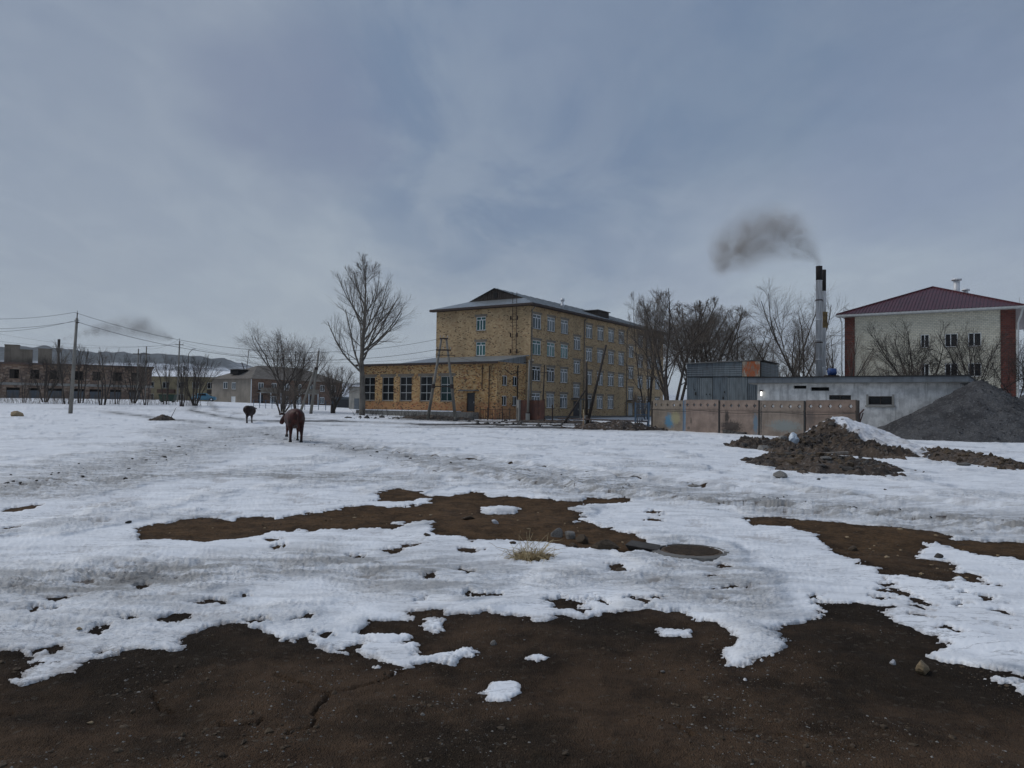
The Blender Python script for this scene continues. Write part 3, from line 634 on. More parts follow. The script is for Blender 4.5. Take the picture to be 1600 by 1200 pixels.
# ------------------------------------------------------------------ building kit
def wall_mesh(mb, O, ux, n, L, z0, z1, holes=(), rev=.14):
    """wall from O along ux, outward normal n, rectangular openings with reveals; metre UVs"""
    O = Vector(O); ux = Vector(ux).normalized(); n = Vector(n).normalized()
    xs = sorted({0, L}|{h[0] for h in holes}|{h[1] for h in holes}); zs = sorted({z0, z1}|{h[2] for h in holes}|{h[3] for h in holes})
    P = lambda x, z, d=0: O+ux*x+Vector((0, 0, z))-n*d
    flip = ux.cross(Vector((0, 0, 1))).dot(n) < 0
    for i in range(len(xs)-1):
        for j in range(len(zs)-1):
            cx, cz = (xs[i]+xs[i+1])/2, (zs[j]+zs[j+1])/2
            if any(h[0] < cx < h[1] and h[2] < cz < h[3] for h in holes): continue
            q = [(xs[i], zs[j]), (xs[i+1], zs[j]), (xs[i+1], zs[j+1]), (xs[i], zs[j+1])]
            if flip: q.reverse()
            mb.quad(*[P(a, b) for a, b in q], q)
    for a, b, c, d in holes:
        for (p, q) in (((a, c), (b, c)), ((b, c), (b, d)), ((b, d), (a, d)), ((a, d), (a, c))):
            mb.quad(P(*p), P(*p, rev), P(*q, rev), P(*q), [(p[0], p[1]), (p[0]+rev, p[1]), (q[0]+rev, q[1]), (q[0], q[1])])
def window_mesh(w, h, style, fm, gm, fw=.07):
    """frame, pane and sill meshes; local x across, z up from the sill, outward -y"""
    f = MB(); f.box(0, fw, -.03, .03, 0, h); f.box(w-fw, w, -.03, .03, 0, h); f.box(fw, w-fw, -.03, .03, 0, fw); f.box(fw, w-fw, -.03, .03, h-fw, h)
    if style == 'school':
        f.box(fw, w-fw, -.025, .027, h*.74, h*.74+fw)
        for k in (.36, .64): f.box(w*k-fw*.6, w*k+fw*.6, -.022, .024, fw, h*.74)
        f.box(w*.5-fw*.5, w*.5+fw*.5, -.022, .024, h*.74+fw, h-fw)
    elif style == 'grid6':
        f.box(w/2-fw*.5, w/2+fw*.5, -.022, .024, fw, h-fw)
        for k in (1/3, 2/3): f.box(fw, w/2-fw*.5, -.02, .022, h*k-fw*.5, h*k+fw*.5); f.box(w/2+fw*.5, w-fw, -.02, .022, h*k-fw*.5, h*k+fw*.5)
    elif style == 'two':
        f.box(w*.42, w*.42+fw, -.022, .024, fw, h-fw)
    elif style == 'one':
        f.box(w*.5-fw*.5, w*.5+fw*.5, -.022, .024, fw, h-fw)
    p = MB().box(fw*.5, w-fw*.5, .0, .012, fw*.5, h-fw*.5)
    s = MB().box(-.06, w+.06, -.20, -.032, -.07, -.005)
    return f.mesh('window', fm), p.mesh('pane', gm), s.mesh('sill', M['lintel'])
def put_window(parent, ms, loc, rz, sill=True, gm=None):
    o = link('window', ms[0], parent, loc, (0, 0, rz)); p = link('pane', ms[1] if gm is None else gm, o)
    if sill: link('sill', ms[2], o)
    return o
dR = Vector((.552, .834, 0)).normalized(); dL = Vector((-dR.y, dR.x, 0)); ANG = math.atan2(dR.y, dR.x)
# ------------------------------------------------------------------ the school
SC = Vector((2.17, 93, 0)); LS, WS, EV = 41.6, 14.7, 14.1
t = thing('school_building', 'four storey yellow brick school with grey metal roof and a dark gable', 'building', SC, ANG)
base = -.3
sill0 = [2.25-.3*0, 5.15, 8.35, 11.5]; sill0 = [1.55, 4.85, 8.05, 11.25]; WH = 1.8; WWd = 2.0
cols = [1.5+3.43*k for k in range(12)]; holes = []; wins = []
for k, cx in enumerate(cols):
    if k in (3, 8):
        for z in (3.0, 6.2, 9.4): holes.append((cx-.95, cx+.95, z, z+1.75)); wins.append((cx-.95, z, 's', k))
        holes.append((cx-.9, cx+.9, .35, 2.5))
    else:
        for r, z in enumerate(sill0):
            if r == 0 and k in (7,): continue
            holes.append((cx-WWd/2, cx+WWd/2, z, z+WH)); wins.append((cx-WWd/2, z, r, k))
mb = MB(); wall_mesh(mb, (0, 0, 0), (1, 0, 0), (0, -1, 0), LS, base, EV, holes); mb.build('wall', M['school_brick'], t)
lh = [(WS-(7.46+.75), WS-(7.46-.75), z, z+1.75) for z in (8.05, 11.25)]
mb = MB(); wall_mesh(mb, (0, WS, 0), (0, -1, 0), (-1, 0, 0), WS, base, EV, lh); mb.build('wall', M['school_brick'], t)
mb = MB(); wall_mesh(mb, (LS, 0, 0), (0, 1, 0), (1, 0, 0), WS, base, EV); wall_mesh(mb, (LS, WS, 0), (-1, 0, 0), (0, 1, 0), LS, base, EV); mb.build('wall', M['school_brick'], t)
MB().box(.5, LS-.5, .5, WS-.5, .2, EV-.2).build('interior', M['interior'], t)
wm = window_mesh(WWd, WH, 'school', M['white_paint'], M['glass_school'], .085); ws = window_mesh(1.9, 1.75, 'school', M['white_paint'], M['glass_school'], .085)
teal = MB().box(.03, WWd-.03, 0, .012, .03, WH-.03).mesh('pane', M['glass_teal']); dk = MB().box(.03, WWd-.03, 0, .012, .03, WH-.03).mesh('pane', M['glass_dark'])
for x, z, r, k in wins:
    if r == 's': put_window(t, ws, (x, .11, z), 0)
    else:
        g = teal if (r == 2 and k < 3) else (dk if (r == 1 and k < 2) or (r == 0 and rnd.random() < .4) else None)
        put_window(t, wm, (x, .11, z), 0, gm=g)
# lintel beams over the right hand windows
lm = MB().box(-1.15, 1.15, -.012, .0-.002, 0, .28).mesh('lintel', M['lintel'])
for x, z, r, k in wins:
    link('lintel', lm, t, (x+WWd/2 if r != 's' else x+.95, 0, z+(WH if r != 's' else 1.75)+.01))
wl = window_mesh(1.5, 1.75, 'school', M['white_paint'], M['glass_school'], .085); tl = MB().box(.03, 1.47, 0, .012, .03, 1.72).mesh('pane', M['glass_teal'])
ll = MB().box(-1.0, 1.0, -.012, -.002, 0, .3).mesh('lintel', M['lintel'])
for z in (8.05, 11.25):
    put_window(t, wl, (.11, 7.46+.75, z), -PI/2, gm=tl); link('lintel', ll, t, (0, 7.46, z+1.76), (0, 0, -PI/2))
# stair doors with canopies
for k in (3, 8):
    cx = cols[k]; d = MB().box(cx-.88, cx+.88, .08, .13, .35, 2.48).build('door', M['door_dark'] if k == 3 else M['grey_paint'], t)
    MB().box(cx+.55, cx+.62, .03, .078, 1.3, 1.5).build('handle', M['steel'], d)
    MB().box(cx-1.5, cx+1.5, -1.5, -.003, 2.7, 2.86).build('canopy', M['concrete_dark'], t)
    MB().box(cx-1.5, cx-1.3, -1.45, -1.25, 0, 2.7).build('canopy_post', M['concrete'], t); MB().box(cx+1.3, cx+1.5, -1.45, -1.25, 0, 2.7).build('canopy_post', M['concrete'], t)
# roof
O_ = .65; rz = 16.9; sl = (rz-EV)/(WS/2+O_); gx = 3.0; zg_ = EV+sl*(gx+O_); yy0 = gx; yy1 = WS-gx
mb = MB(); e = EV+.12
a0 = (-O_, -O_, e); a1 = (LS+O_, -O_, e); a2 = (LS+O_, WS+O_, e); a3 = (-O_, WS+O_, e)
g0 = (gx, yy0, zg_+.12); g1 = (gx, yy1, zg_+.12); gr = (gx-.35, WS/2, rz+.12); hr = (LS-7.3, WS/2, rz+.12)
mb.poly([a0, a1, hr, gr, g0], [(p[0], p[1]) for p in (a0, a1, hr, gr, g0)]); mb.poly([a3, g1, gr, hr, a2]); mb.poly([a1, a2, hr]); mb.quad(a0, g0, g1, a3)
rf = mb.build('roof', M['roof_metal'], t)
mb = MB()
for i in range(26):
    x = -O_+.6+i*1.65; y1 = min(WS/2, (LS+O_-x)*.98)
    if x < gx: y1 = min(y1, x)
    mb.bar((x, -O_, e+.03), (x, y1 if y1 > 0 else 0.1, e+.03+sl*(max(y1, 0.1)+O_)), .05)
mb.build('roof_seam', M['roof_metal'], rf)
mb = MB(); mb.box(-O_-.03, LS+O_, -O_-.03, -O_+.0, e-.24, e+.02); mb.box(-O_-.06, -O_-.03, -O_-.03, WS+O_, e-.24, e+.02); mb.box(-O_, LS+O_, -O_, -.005, e-.26, e-.2); mb.box(-O_, -.005, -.005, WS+O_, e-.26, e-.2); mb.build('fascia', M['iron'], t)
ga = MB(); ga.poly([(gx+.02, yy0+.1, zg_+.1), (gx+.02, WS/2, rz+.05), (gx+.02, yy1-.1, zg_+.1)])
gb = ga.build('gable', M['wood_dark'], t)
mb = MB()
for i in range(26):
    y = yy0+.3+i*.32; h = min(y-yy0, yy1-y)*sl
    if h > .12: mb.box(gx-.03, gx+.018, y-.13, y+.13, zg_+.1, zg_+.1+h-.02)
mb.build('gable_board', M['wood_dark'], gb)
tag(gb, None)
MB().box(gx-.07, gx-.035, WS/2-.3, WS/2+.3, zg_+.35, zg_+1.05).build('gable_window', M['interior'], t)
# roof dormer box, vent pipe, fire ladder, downpipes
d = MB().box(20.0, 23.6, 1.2, 3.4, EV+.6, EV+1.62).build('roof_vent_house', M['wood_dark'], t); MB().box(19.8, 23.8, 1.0, 3.6, EV+1.62, EV+1.72).build('cap', M['concrete_dark'], d)
v_ = MB().tube([(11.2, 2, EV+.8), (11.2, 2, EV+2.1)], .16).build('vent_pipe', M['steel'], t, True)
MB().tube([(11.2, 2, EV+1.2), (11.2, 2, EV+1.5)], .26).build('collar', M['steel'], v_, True); MB().tube([(11.2, 2, EV+1.9), (11.2, 2, EV+2.25)], .27).build('cowl', M['steel'], v_, True)
mb = MB()
for y in (1.9, 2.5): mb.box(-.28, -.24, y-.03, y+.03, 7.6, EV+1.6)
for i in range(20): mb.box(-.275, -.245, 1.93, 2.47, 8.0+i*.36, 8.03+i*.36)
for z in (8.2, 10.2, 12.3): mb.box(-.24, .0, 1.88, 1.92, z, z+.05); mb.box(-.24, .0, 2.48, 2.52, z, z+.05); mb.box(-.5, -.24, 1.7, 1.74, z, z+.5); mb.box(-.5, -.24, 2.66, 2.7, z, z+.5)
mb.build('fire_ladder', M['iron'], t)
for x in (.12, 13.6, 27.2): MB().tube([(x, -.55, EV-.2), (x, -.12, EV-.7), (x, -.12, .4)], .06, 6).build('downpipe', M['concrete_dark'], t)
MB().box(0.2, LS, -.10, -.004, base, .55).build('plinth', M['concrete_dark'], t)
# ------------------------------------------------------------------ the school hall in front of it
EC = SC-dR*6.25+dL*.55
t = thing('school_hall', 'long single storey brick hall with five tall windows before the school', 'building', EC, ANG)
LH, DH, EH = 21.5, 6.2, 6.82; FL = 1.0
hs = []; tw = []
for tt in (7.3, 10.5, 13.8, 16.8, 20.0): hs.append((LH-tt-1.0, LH-tt+1.0, 2.2, 5.2)); tw.append(tt)
hs.append((LH-3.7-.6, LH-3.7+.6, FL, 3.2))
mb = MB(); wall_mesh(mb, (0, LH, 0), (0, -1, 0), (-1, 0, 0), LH, -.2, EH, hs, .2); mb.build('wall', M['ext_brick'], t)
sh = [(x, x+1.0, z, z+1.15) for x in (1.1, 3.3) for z in (1.75, 4.1)]
mb = MB(); wall_mesh(mb, (0, 0, 0), (1, 0, 0), (0, -1, 0), DH-.05, -.2, EH, sh, .14); mb.build('wall', M['ext_brick'], t)
mb = MB(); wall_mesh(mb, (DH-.05, LH, 0), (-1, 0, 0), (0, 1, 0), DH-.05, -.2, EH); mb.build('wall', M['ext_brick'], t)
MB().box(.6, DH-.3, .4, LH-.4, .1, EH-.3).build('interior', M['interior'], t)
wg = window_mesh(2.0, 3.0, 'grid6', M['grey_paint'], M['glass_dark'], .075)
td = MB().box(.03, 1.97, 0, .012, .03, 2.97).mesh('pane', M['glass_teal_dark'])
lw = MB().box(-1.3, 1.3, -.012, -.002, 0, .35).mesh('lintel', M['lintel'])
for i, tt in enumerate(tw):
    put_window(t, wg, (.15, tt+1.0, 2.2), -PI/2, gm=td if i == 0 else None); link('lintel', lw, t, (0, tt, 5.21), (0, 0, -PI/2))
w1 = window_mesh(1.0, 1.15, 'two', M['white_paint'], M['glass_dark'], .08)
for x, _, z, _ in sh: put_window(t, w1, (x, .1, z), 0)
d = MB().box(.12, .17, 3.1, 4.3, FL, 3.2).build('door', M['door_dark'], t); MB().box(.05, .118, 3.25, 3.31, 2.0, 2.2).build('handle', M['steel'], d)
MB().box(-.9, -.003, 2.5, 4.9, 3.4, 3.55).build('door_canopy', M['concrete_dark'], t)
# roof: lean-to against the school, nearly flat beyond it
mb = MB(); s0, zt = -.55, 7.95
for (y0, y1, z1) in ((-.5, 14.2, zt), (14.2, LH+.5, 7.15)):
    mb.poly([(s0, y0, EH+.05), (DH-.08, y0, z1), (DH-.08, y1, z1), (s0, y1, EH+.05)]); mb.poly([(s0, y0, EH-.06), (s0, y1, EH-.06), (DH-.08, y1, z1-.12), (DH-.08, y0, z1-.12)]); mb.poly([(s0, y0, EH-.06), (s0, y0, EH+.05), (s0, y1, EH+.05), (s0, y1, EH-.06)])
    mb.poly([(s0, y0, EH+.05), (s0, y0, EH-.06), (DH-.08, y0, z1-.12), (DH-.08, y0, z1)]); mb.poly([(DH-.08, y1, z1), (DH-.08, y1, z1-.12), (s0, y1, EH-.06), (s0, y1, EH+.05)])
mb.build('roof', M['roof_metal'], t)
mb = MB(); mb.poly([(0, -.02, EH), (DH-.1, -.02, EH), (DH-.1, -.02, zt-.14)]); mb.build('gable', M['roof_metal'], t)
mb = MB(); mb.poly([(0, 14.15, EH), (DH-.1, 14.15, zt-.14), (DH-.1, 14.15, EH)]); mb.build('gable', M['roof_metal'], t)
MB().box(s0-.04, s0-.002, -.5, LH+.5, EH-.25, EH-.0).build('gutter', M['iron'], t)
for (y, z0_, z1_, x) in ((1.0, .4, 6.3, -.13), (2.0, 3.6, 6.4, -.13)): MB().tube([(x, y, z0_), (x, y, z1_)], .06, 6).build('stand_pipe', M['iron'], t)
mb = MB(); mb.tube([(-.1, .45, 5.6), (-.6, .45, 5.7), (-.6, .3, 6.3)], .04, 5); mb.tube([(1.0, -.35, 6.0), (2.4, -.4, 5.4), (4.6, -.3, 5.9)], .05, 5); mb.tube([(4.2, -.12, .4), (4.2, -.12, 6.5)], .07, 5); mb.build('bracket_pipe', M['iron'], t)
# raised terrace with steps along the hall
t = thing('terrace', 'snow covered concrete terrace with steps along the foot of the brick hall', 'terrace', EC, ANG)
MB().box(-1.3, -.12, 5.0, LH-.5, -.2, .95).build('retaining_wall', M['kerb'], t); MB().box(-1.35, -.1, 5.0, LH-.5, .952, 1.06).build('snow_cover', M['snow_plain'], t)
for i in range(4): MB().box(-1.3-.32*i-.32, -1.3-.32*i-.002 if i else -.12, 2.4-.1*i, 4.98, -.1, .93-.2*i).build('step', M['kerb'], t)
# ------------------------------------------------------------------ brick house with the red roof
RC = Vector((48.6, 74, 0)); LF, DF, ER = 15.4, 24.0, 11.9
t = thing('red_roofed_building', 'three storey cream brick building with red corners and dark red metal hip roof', 'building', RC, ANG)
hs = []; pos = []
for (ua, ub) in ((1439, 1452.5), (1477, 1497), (1513.5, 1534)):
    q = []
    for u in (ua, ub):
        s_ = (u-800)/F; q.append((RC.x-s_*RC.y)/(dR.y+s_*dR.x))
    for zt_ in (9.6, 6.6, 3.6): pos.append((min(q), max(q), zt_-1.35, zt_))
pw = 1.0
inner = [(LF-b-pw, LF-a-pw, c, d) for a, b, c, d in pos]
mb = MB(); wall_mesh(mb, (0, LF-pw, 0), (0, -1, 0), (-1, 0, 0), LF-pw-1.25, -.2, ER, inner, .14); mb.build('wall', M['cream_brick'], t)
mb = MB(); wall_mesh(mb, (-.05, LF, 0), (0, -1, 0), (-1, 0, 0), pw, -.2, ER); wall_mesh(mb, (-.05, LF, 0), (1, 0, 0), (0, 1, 0), .05, -.2, ER); wall_mesh(mb, (-.05, LF-pw, 0), (1, 0, 0), (0, -1, 0), .05, -.2, ER); mb.build('pilaster', M['red_brick'], t)
mb = MB(); wall_mesh(mb, (-.05, 1.25, 0), (0, -1, 0), (-1, 0, 0), 1.25, -.2, ER); wall_mesh(mb, (-.05, 0, 0), (1, 0, 0), (0, -1, 0), 1.3, -.2, ER); mb.build('pilaster', M['red_brick'], t)
mb = MB(); wall_mesh(mb, (1.25, 0.02, 0), (1, 0, 0), (0, -1, 0), DF-1.25, -.2, ER); wall_mesh(mb, (0, LF, 0), (1, 0, 0), (0, 1, 0), DF, -.2, ER); wall_mesh(mb, (DF, 0, 0), (0, 1, 0), (1, 0, 0), LF, -.2, ER); mb.build('wall', M['cream_brick'], t)
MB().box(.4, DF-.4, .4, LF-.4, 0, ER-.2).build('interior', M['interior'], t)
cache = {}
for a, b, c, d in pos:
    w = round(b-a, 2)
    if w not in cache: cache[w] = window_mesh(w, 1.35, 'two', M['white_paint'], M['glass_dark'], .07)
    put_window(t, cache[w], (.1, b, c), -PI/2)
o = .7; ap = LF/2; rz = 15.5; e = ER+.1
mb = MB(); A = (-o, -o, e); B = (-o, LF+o, e); Cc = (DF+o, LF+o, e); D = (DF+o, -o, e); R1 = (ap, ap, rz); R2 = (DF-ap, ap, rz)
mb.poly([B, A, R1]); mb.poly([A, D, R2, R1]); mb.poly([D, Cc, R2]); mb.poly([Cc, B, R1, R2]); mb.poly([A, B, Cc, D]); rf = mb.build('roof', M['red_roof'], t)
mb = MB()
for i in range(52):       # standing ribs of the front hip face
    y = -o+.16+i*(LF+2*o-.3)/51; k = 1-abs(y-ap)/(ap+o)
    if k > .02: mb.bar((-o, y, e+.03), (-o+(ap+o)*k, y, e+.03+(rz-e)*k), .07, .06)
for i in range(80):
    x = -o+.2+i*.31; k = min(1, (x+o)/(ap+o), (DF+o-x)/(ap+o))
    if k > .02: mb.bar((x, -o, e+.03), (x, -o+(ap+o)*k, e+.03+(rz-e)*k), .07, .06)
mb.build('roof_rib', M['red_roof'], rf)
mb = MB(); mb.bar((-o, LF+o, e+.04), (ap, ap, rz+.05), .16); mb.bar((-o, -o, e+.04), (ap, ap, rz+.05), .16); mb.bar((ap, ap, rz+.05), (DF-ap, ap, rz+.05), .16); mb.build('ridge_cap', M['red_roof'], rf)
mb = MB(); mb.box(-o-.1, -o-.004, -o-.1, LF+o+.1, e-.22, e-.03); mb.box(-o, DF+o, -o-.1, -o-.004, e-.22, e-.03); mb.box(-o, -.06, -o, LF+o, e-.26, e-.2); mb.build('gutter', M['grey_paint'], t)
MB().tube([(-.6, LF+.4, e-.2), (-.2, LF+.25, e-.9), (-.2, LF+.25, 0)], .06, 6).build('downpipe', M['grey_paint'], t); MB().tube([(-.7, -.6, e-.2), (-.5, -.4, e-1.0), (-.3, -.2, e-1.6), (-.2, -.15, 0)], .09, 6).build('downpipe', M['grey_paint'], t)
for (x, y, z0_, z1_, r_) in ((9.5, 5.5, 13.6, 16.3, .32), (11, 4.7, 13.2, 15.3, .25)):
    c_ = MB().tube([(x, y, z0_), (x, y, z1_)], r_, 12).build('chimney', M['steel'], t, True); MB().tube([(x, y, z1_+.05), (x, y, z1_+.22), (x, y, z1_+.3)], [r_*1.7, r_*1.6, .03], 12).build('cowl', M['steel'], c_, True)
mb = MB()
for (x0_, x1_, yy_) in ((1, 6, -.3), (1, 6, LF+.3)):
    zz = e+.2
    for i in range(5): x = x0_+(x1_-x0_)*i/4; mb.box(x-.02, x+.02, yy_-.02, yy_+.02, zz-.2, zz+.8)
    for z in (zz+.45, zz+.8): mb.box(x0_, x1_, yy_-.02, yy_+.02, z-.015, z+.02)
mb.build('roof_rail', M['grey_paint'], t)
# ------------------------------------------------------------------ pale boiler house
BA = -math.pi/2+ANG
BR = at(1500, 640, 49.4); bl = 12.9; BO = Vector((BR.x, BR.y, 0))+dL*bl
t = thing('boiler_house', 'low pale plastered boiler house with flat slab roof behind the concrete fence', 'building', BO, BA)
# local x runs to the right along the front, -y faces us
H = 3.55; hs = [(3.75, 4.97, 3.05, 3.3), (2.57, 3.45, 3.2, 3.42), (4.97, 6.4, 2.42, 2.75), (7.5, 8.95, 2.1, 2.68)]
mb = MB(); wall_mesh(mb, (0, 0, 0), (1, 0, 0), (0, -1, 0), bl, -.3, H, hs, .25); wall_mesh(mb, (bl, 0, 0), (0, 1, 0), (1, 0, 0), 9, -.3, H); wall_mesh(mb, (0, 9, 0), (0, -1, 0), (-1, 0, 0), 9, -.3, H); wall_mesh(mb, (bl, 9, 0), (-1, 0, 0), (0, 1, 0), bl, -.3, H); mb.build('wall', M['wall_pale'], t)
MB().box(.4, bl-.4, .4, 8.6, 0, H-.1).build('interior', M['interior'], t)
sl_ = MB().box(-.55, bl+.5, -.5, 9.4, H+.06, H+.42).build('roof_slab', M['slab_blue'], t); MB().box(-.6, bl+.55, -.56, 9.45, H+.422, H+.50).build('roof_felt', M['rubber'], sl_)
MB().box(-.5, bl+.45, -.45, 9.3, H, H+.055).build('slab_edge', M['concrete'], sl_)
for a, b, c, d in hs[2:]:
    f = MB(); f.box(a, b, .08, .16, c, c+.06); f.box(a, b, .08, .16, d-.06, d); f.box(a, a+.06, .08, .16, c+.06, d-.06); f.box(b-.06, b, .08, .16, c+.06, d-.06); f.box((a+b)/2-.03, (a+b)/2+.03, .1, .14, c+.06, d-.06)
    w_ = f.build('window', M['wood_dark'], t); MB().box(a+.03, b-.03, .17, .18, c+.03, d-.03).build('pane', M['glass_dark'], w_)
MB().box(7.3, 9.15, -.07, -.004, 1.94, 2.07).build('sill', M['concrete'], t)
MB().box(7.36, 7.49, -.03, -.004, 2.08, 2.8).build('window_surround', M['concrete'], t); MB().box(8.96, 9.09, -.03, -.004, 2.08, 2.8).build('window_surround', M['concrete'], t)
lp = MB().box(.25, .45, -.3, -.1, 3.0, 3.1).build('lamp_bracket', M['iron'], t)
me_ = NT('lit_lamp'); me_.b.inputs['Emission Color'].default_value = (1, .98, .9, 1); me_.b.inputs['Emission Strength'].default_value = 2.5; M['lit'] = me_.fin((.9, .9, .85), .4)
MB().tube([(.35, -.24, 2.68), (.35, -.24, 2.98)], [.05, .06], 10).build('lamp', M['lit'], lp)
# ------------------------------------------------------------------ twin steel chimneys and the blue tank behind that roof
p = at(1279.5, 600, 61.5)
t = thing('smokestack', 'tall shiny steel smokestack with soot black top, nearer of the twin stacks', 'chimney', (p.x, p.y, 0), 0, 'twin smokestacks behind the boiler house')
zt = at(1280, 416, 61.5).z; r_ = .245
seg = 7
for i in range(seg):
    z0_ = 1.0+i*(zt-1.15-1)/seg; z1_ = 1.0+(i+1)*(zt-1.15-1)/seg
    MB().tube([(0, 0, z0_), (0, 0, z1_-.03), (0, 0, z1_-.029), (0, 0, z1_)], [r_, r_, r_+.02, r_+.02], 18).build('pipe_section', M['steel'], t, True)
MB().tube([(0, 0, zt-1.15), (0, 0, zt)], [r_, r_+.01], 18).build('sooty_top', M['soot'], t, True)
for z in (zt-2.8, zt-6.2): MB().tube([(0, 0, z), (0, 0, z+.09)], r_+.045, 18).build('clamp_band', M['iron'], t)
mb = MB(); mb.bar((r_, 0, zt-2.75), (.55, .55, zt-2.75), .05); mb.build('tie_bar', M['iron'], t)
t2 = thing('smokestack', 'slimmer sooty smokestack standing just behind and right of the shiny one', 'chimney', (p.x+.66, p.y+.75, 0), 0, 'twin smokestacks behind the boiler house')
for i in range(5):
    z0_ = 1.0+i*(zt-1.9-1)/5; z1_ = 1.0+(i+1)*(zt-1.9-1)/5
    MB().tube([(0, 0, z0_), (0, 0, z1_-.03), (0, 0, z1_)], [.2, .2, .22], 16).build('pipe_section', M['steel'], t2, True)
MB().tube([(0, 0, zt-1.9), (0, 0, zt-.15)], .2, 16).build('sooty_top', M['soot'], t2, True); MB().box(-.12, .24, -.24, .1, zt-4.9, zt-3.6).build('rust_plate', simple('ochre', (.2, .14, .05), (.1, .06, .03), 4, .8), t2)
p = at(1300, 578, 54.5); t = thing('water_tank', 'small round blue tank on the boiler house roof', 'tank', (p.x, p.y, H+.51), 0)
b_ = MB().tube([(-.28, 0, .35), (-.24, 0, .35), (.24, 0, .35), (.28, 0, .35)], [.12, .26, .26, .12], 14).build('tank_body', simple('tank_blue', (.02, .06, .2), None, 3, .5), t, True)
MB().box(-.5, .45, -.2, .2, 0, .12).build('tank_base', M['iron'], t); MB().tube([(0, 0, .6), (0, 0, .74)], .05, 6).build('tank_valve', M['iron'], t)
# ------------------------------------------------------------------ corrugated metal shed
p0 = at(1073, 640, 66); t = thing('metal_shed', 'grey corrugated metal shed with a rusty orange panel behind the concrete fence', 'shed', (p0.x, p0.y, 0), BA)
Ls, Ds, Hs = 6.3, 5.4, 5.62
def corr(L, z0, z1, vert, pitch=.2, amp=.03):
    mb = MB()
    if vert:
        n = int(L/pitch*2); xs = [L*i/n for i in range(n+1)]
        for i in range(n):
            ya, yb = (-amp if i % 2 else 0), (-amp if (i+1) % 2 else 0)
            mb.quad((xs[i], ya, z0), (xs[i+1], yb, z0), (xs[i+1], yb, z1), (xs[i], ya, z1))
    else:
        n = int((z1-z0)/pitch*2); zs = [z0+(z1-z0)*i/n for i in range(n+1)]
        for i in range(n):
            ya, yb = (-amp if i % 2 else 0), (-amp if (i+1) % 2 else 0)
            mb.quad((0, ya, zs[i]), (L, ya, zs[i]), (L, yb, zs[i+1]), (0, yb, zs[i+1]))
    return mb
M['shed_metal_b'] = metal_sheet('shed_metal_b', (.16, .185, .195), .2, (.06, .045, .04), .55, .25); M['shed_metal_c'] = metal_sheet('shed_metal_c', (.095, .115, .13), .25, (.05, .04, .035), .55, .25)
for i, (x0_, x1_, mt) in enumerate(((0, 1.15, 'shed_metal'), (1.17, 2.25, 'shed_metal_b'), (2.27, 3.55, 'shed_metal'), (3.57, 5.2, 'shed_metal_b'), (5.22, 6.3, 'shed_metal_c'))):
    corr(x1_-x0_, -.2, 4.35-.04*(i % 2), True, .16).build('cladding_sheet', M[mt], t, loc=(x0_, -.02*(i % 2), 0))
for x0_, x1_, mt in ((0, 2.3, 'shed_metal_c'), (2.32, 4.75, 'shed_metal')): corr(x1_-x0_, 4.4, Hs, False, .17).build('cladding_sheet', M[mt], t, loc=(x0_, -.07, 0))
corr(Ds, 4.4, Hs-.05, False, .17).build('cladding_sheet', M['shed_metal_b'], t, loc=(Ls, -.05, 0), rot=(0, 0, PI/2)); corr(Ds, -.2, 4.38, True, .16).build('cladding_sheet', M['shed_metal'], t, loc=(Ls, 0, 0), rot=(0, 0, PI/2))
MB().box(-.72, .72, -.03, .03, -.62, .62).build('rusty_panel', M['rust_panel'], t, loc=(5.53, -.14, 5.0))
mb = MB(); mb.poly([(-.1, -.2, Hs-.1), (Ls+.1, -.2, Hs+.06), (Ls+.15, Ds+.1, Hs+.02), (-.1, Ds+.1, Hs-.1)]); mb.poly([(-.1, -.2, Hs-.03), (-.1, Ds+.1, Hs-.03), (Ls+.15, Ds+.1, Hs+.09), (Ls+.1, -.2, Hs+.13)]); mb.poly([(-.1, -.2, Hs-.1), (-.1, -.2, Hs-.03), (Ls+.1, -.2, Hs+.13), (Ls+.1, -.2, Hs+.06)][::-1]); mb.build('roof', M['concrete_dark'], t)
MB().box(0.01, Ls-.05, .06, Ds, 0, Hs-.15).build('inner_wall', M['interior'], t)
mb = MB()
for x, z, s_ in ((.8, 2.95, .13), (1.75, 2.9, .07), (2.05, 2.9, .07), (3.2, 2.6, .1), (3.3, 3.1, .08), (.7, 3.3, .06), (5.3, 2.3, .08)): mb.box(x-s_/2, x+s_/2, -.075, -.06, z-s_, z+s_)
mb.build('vent_hole', M['interior'], t)
MB().box(4.55, 4.8, -.08, -.062, 2.2, 2.4).build('white_plate', M['white_paint'], t)
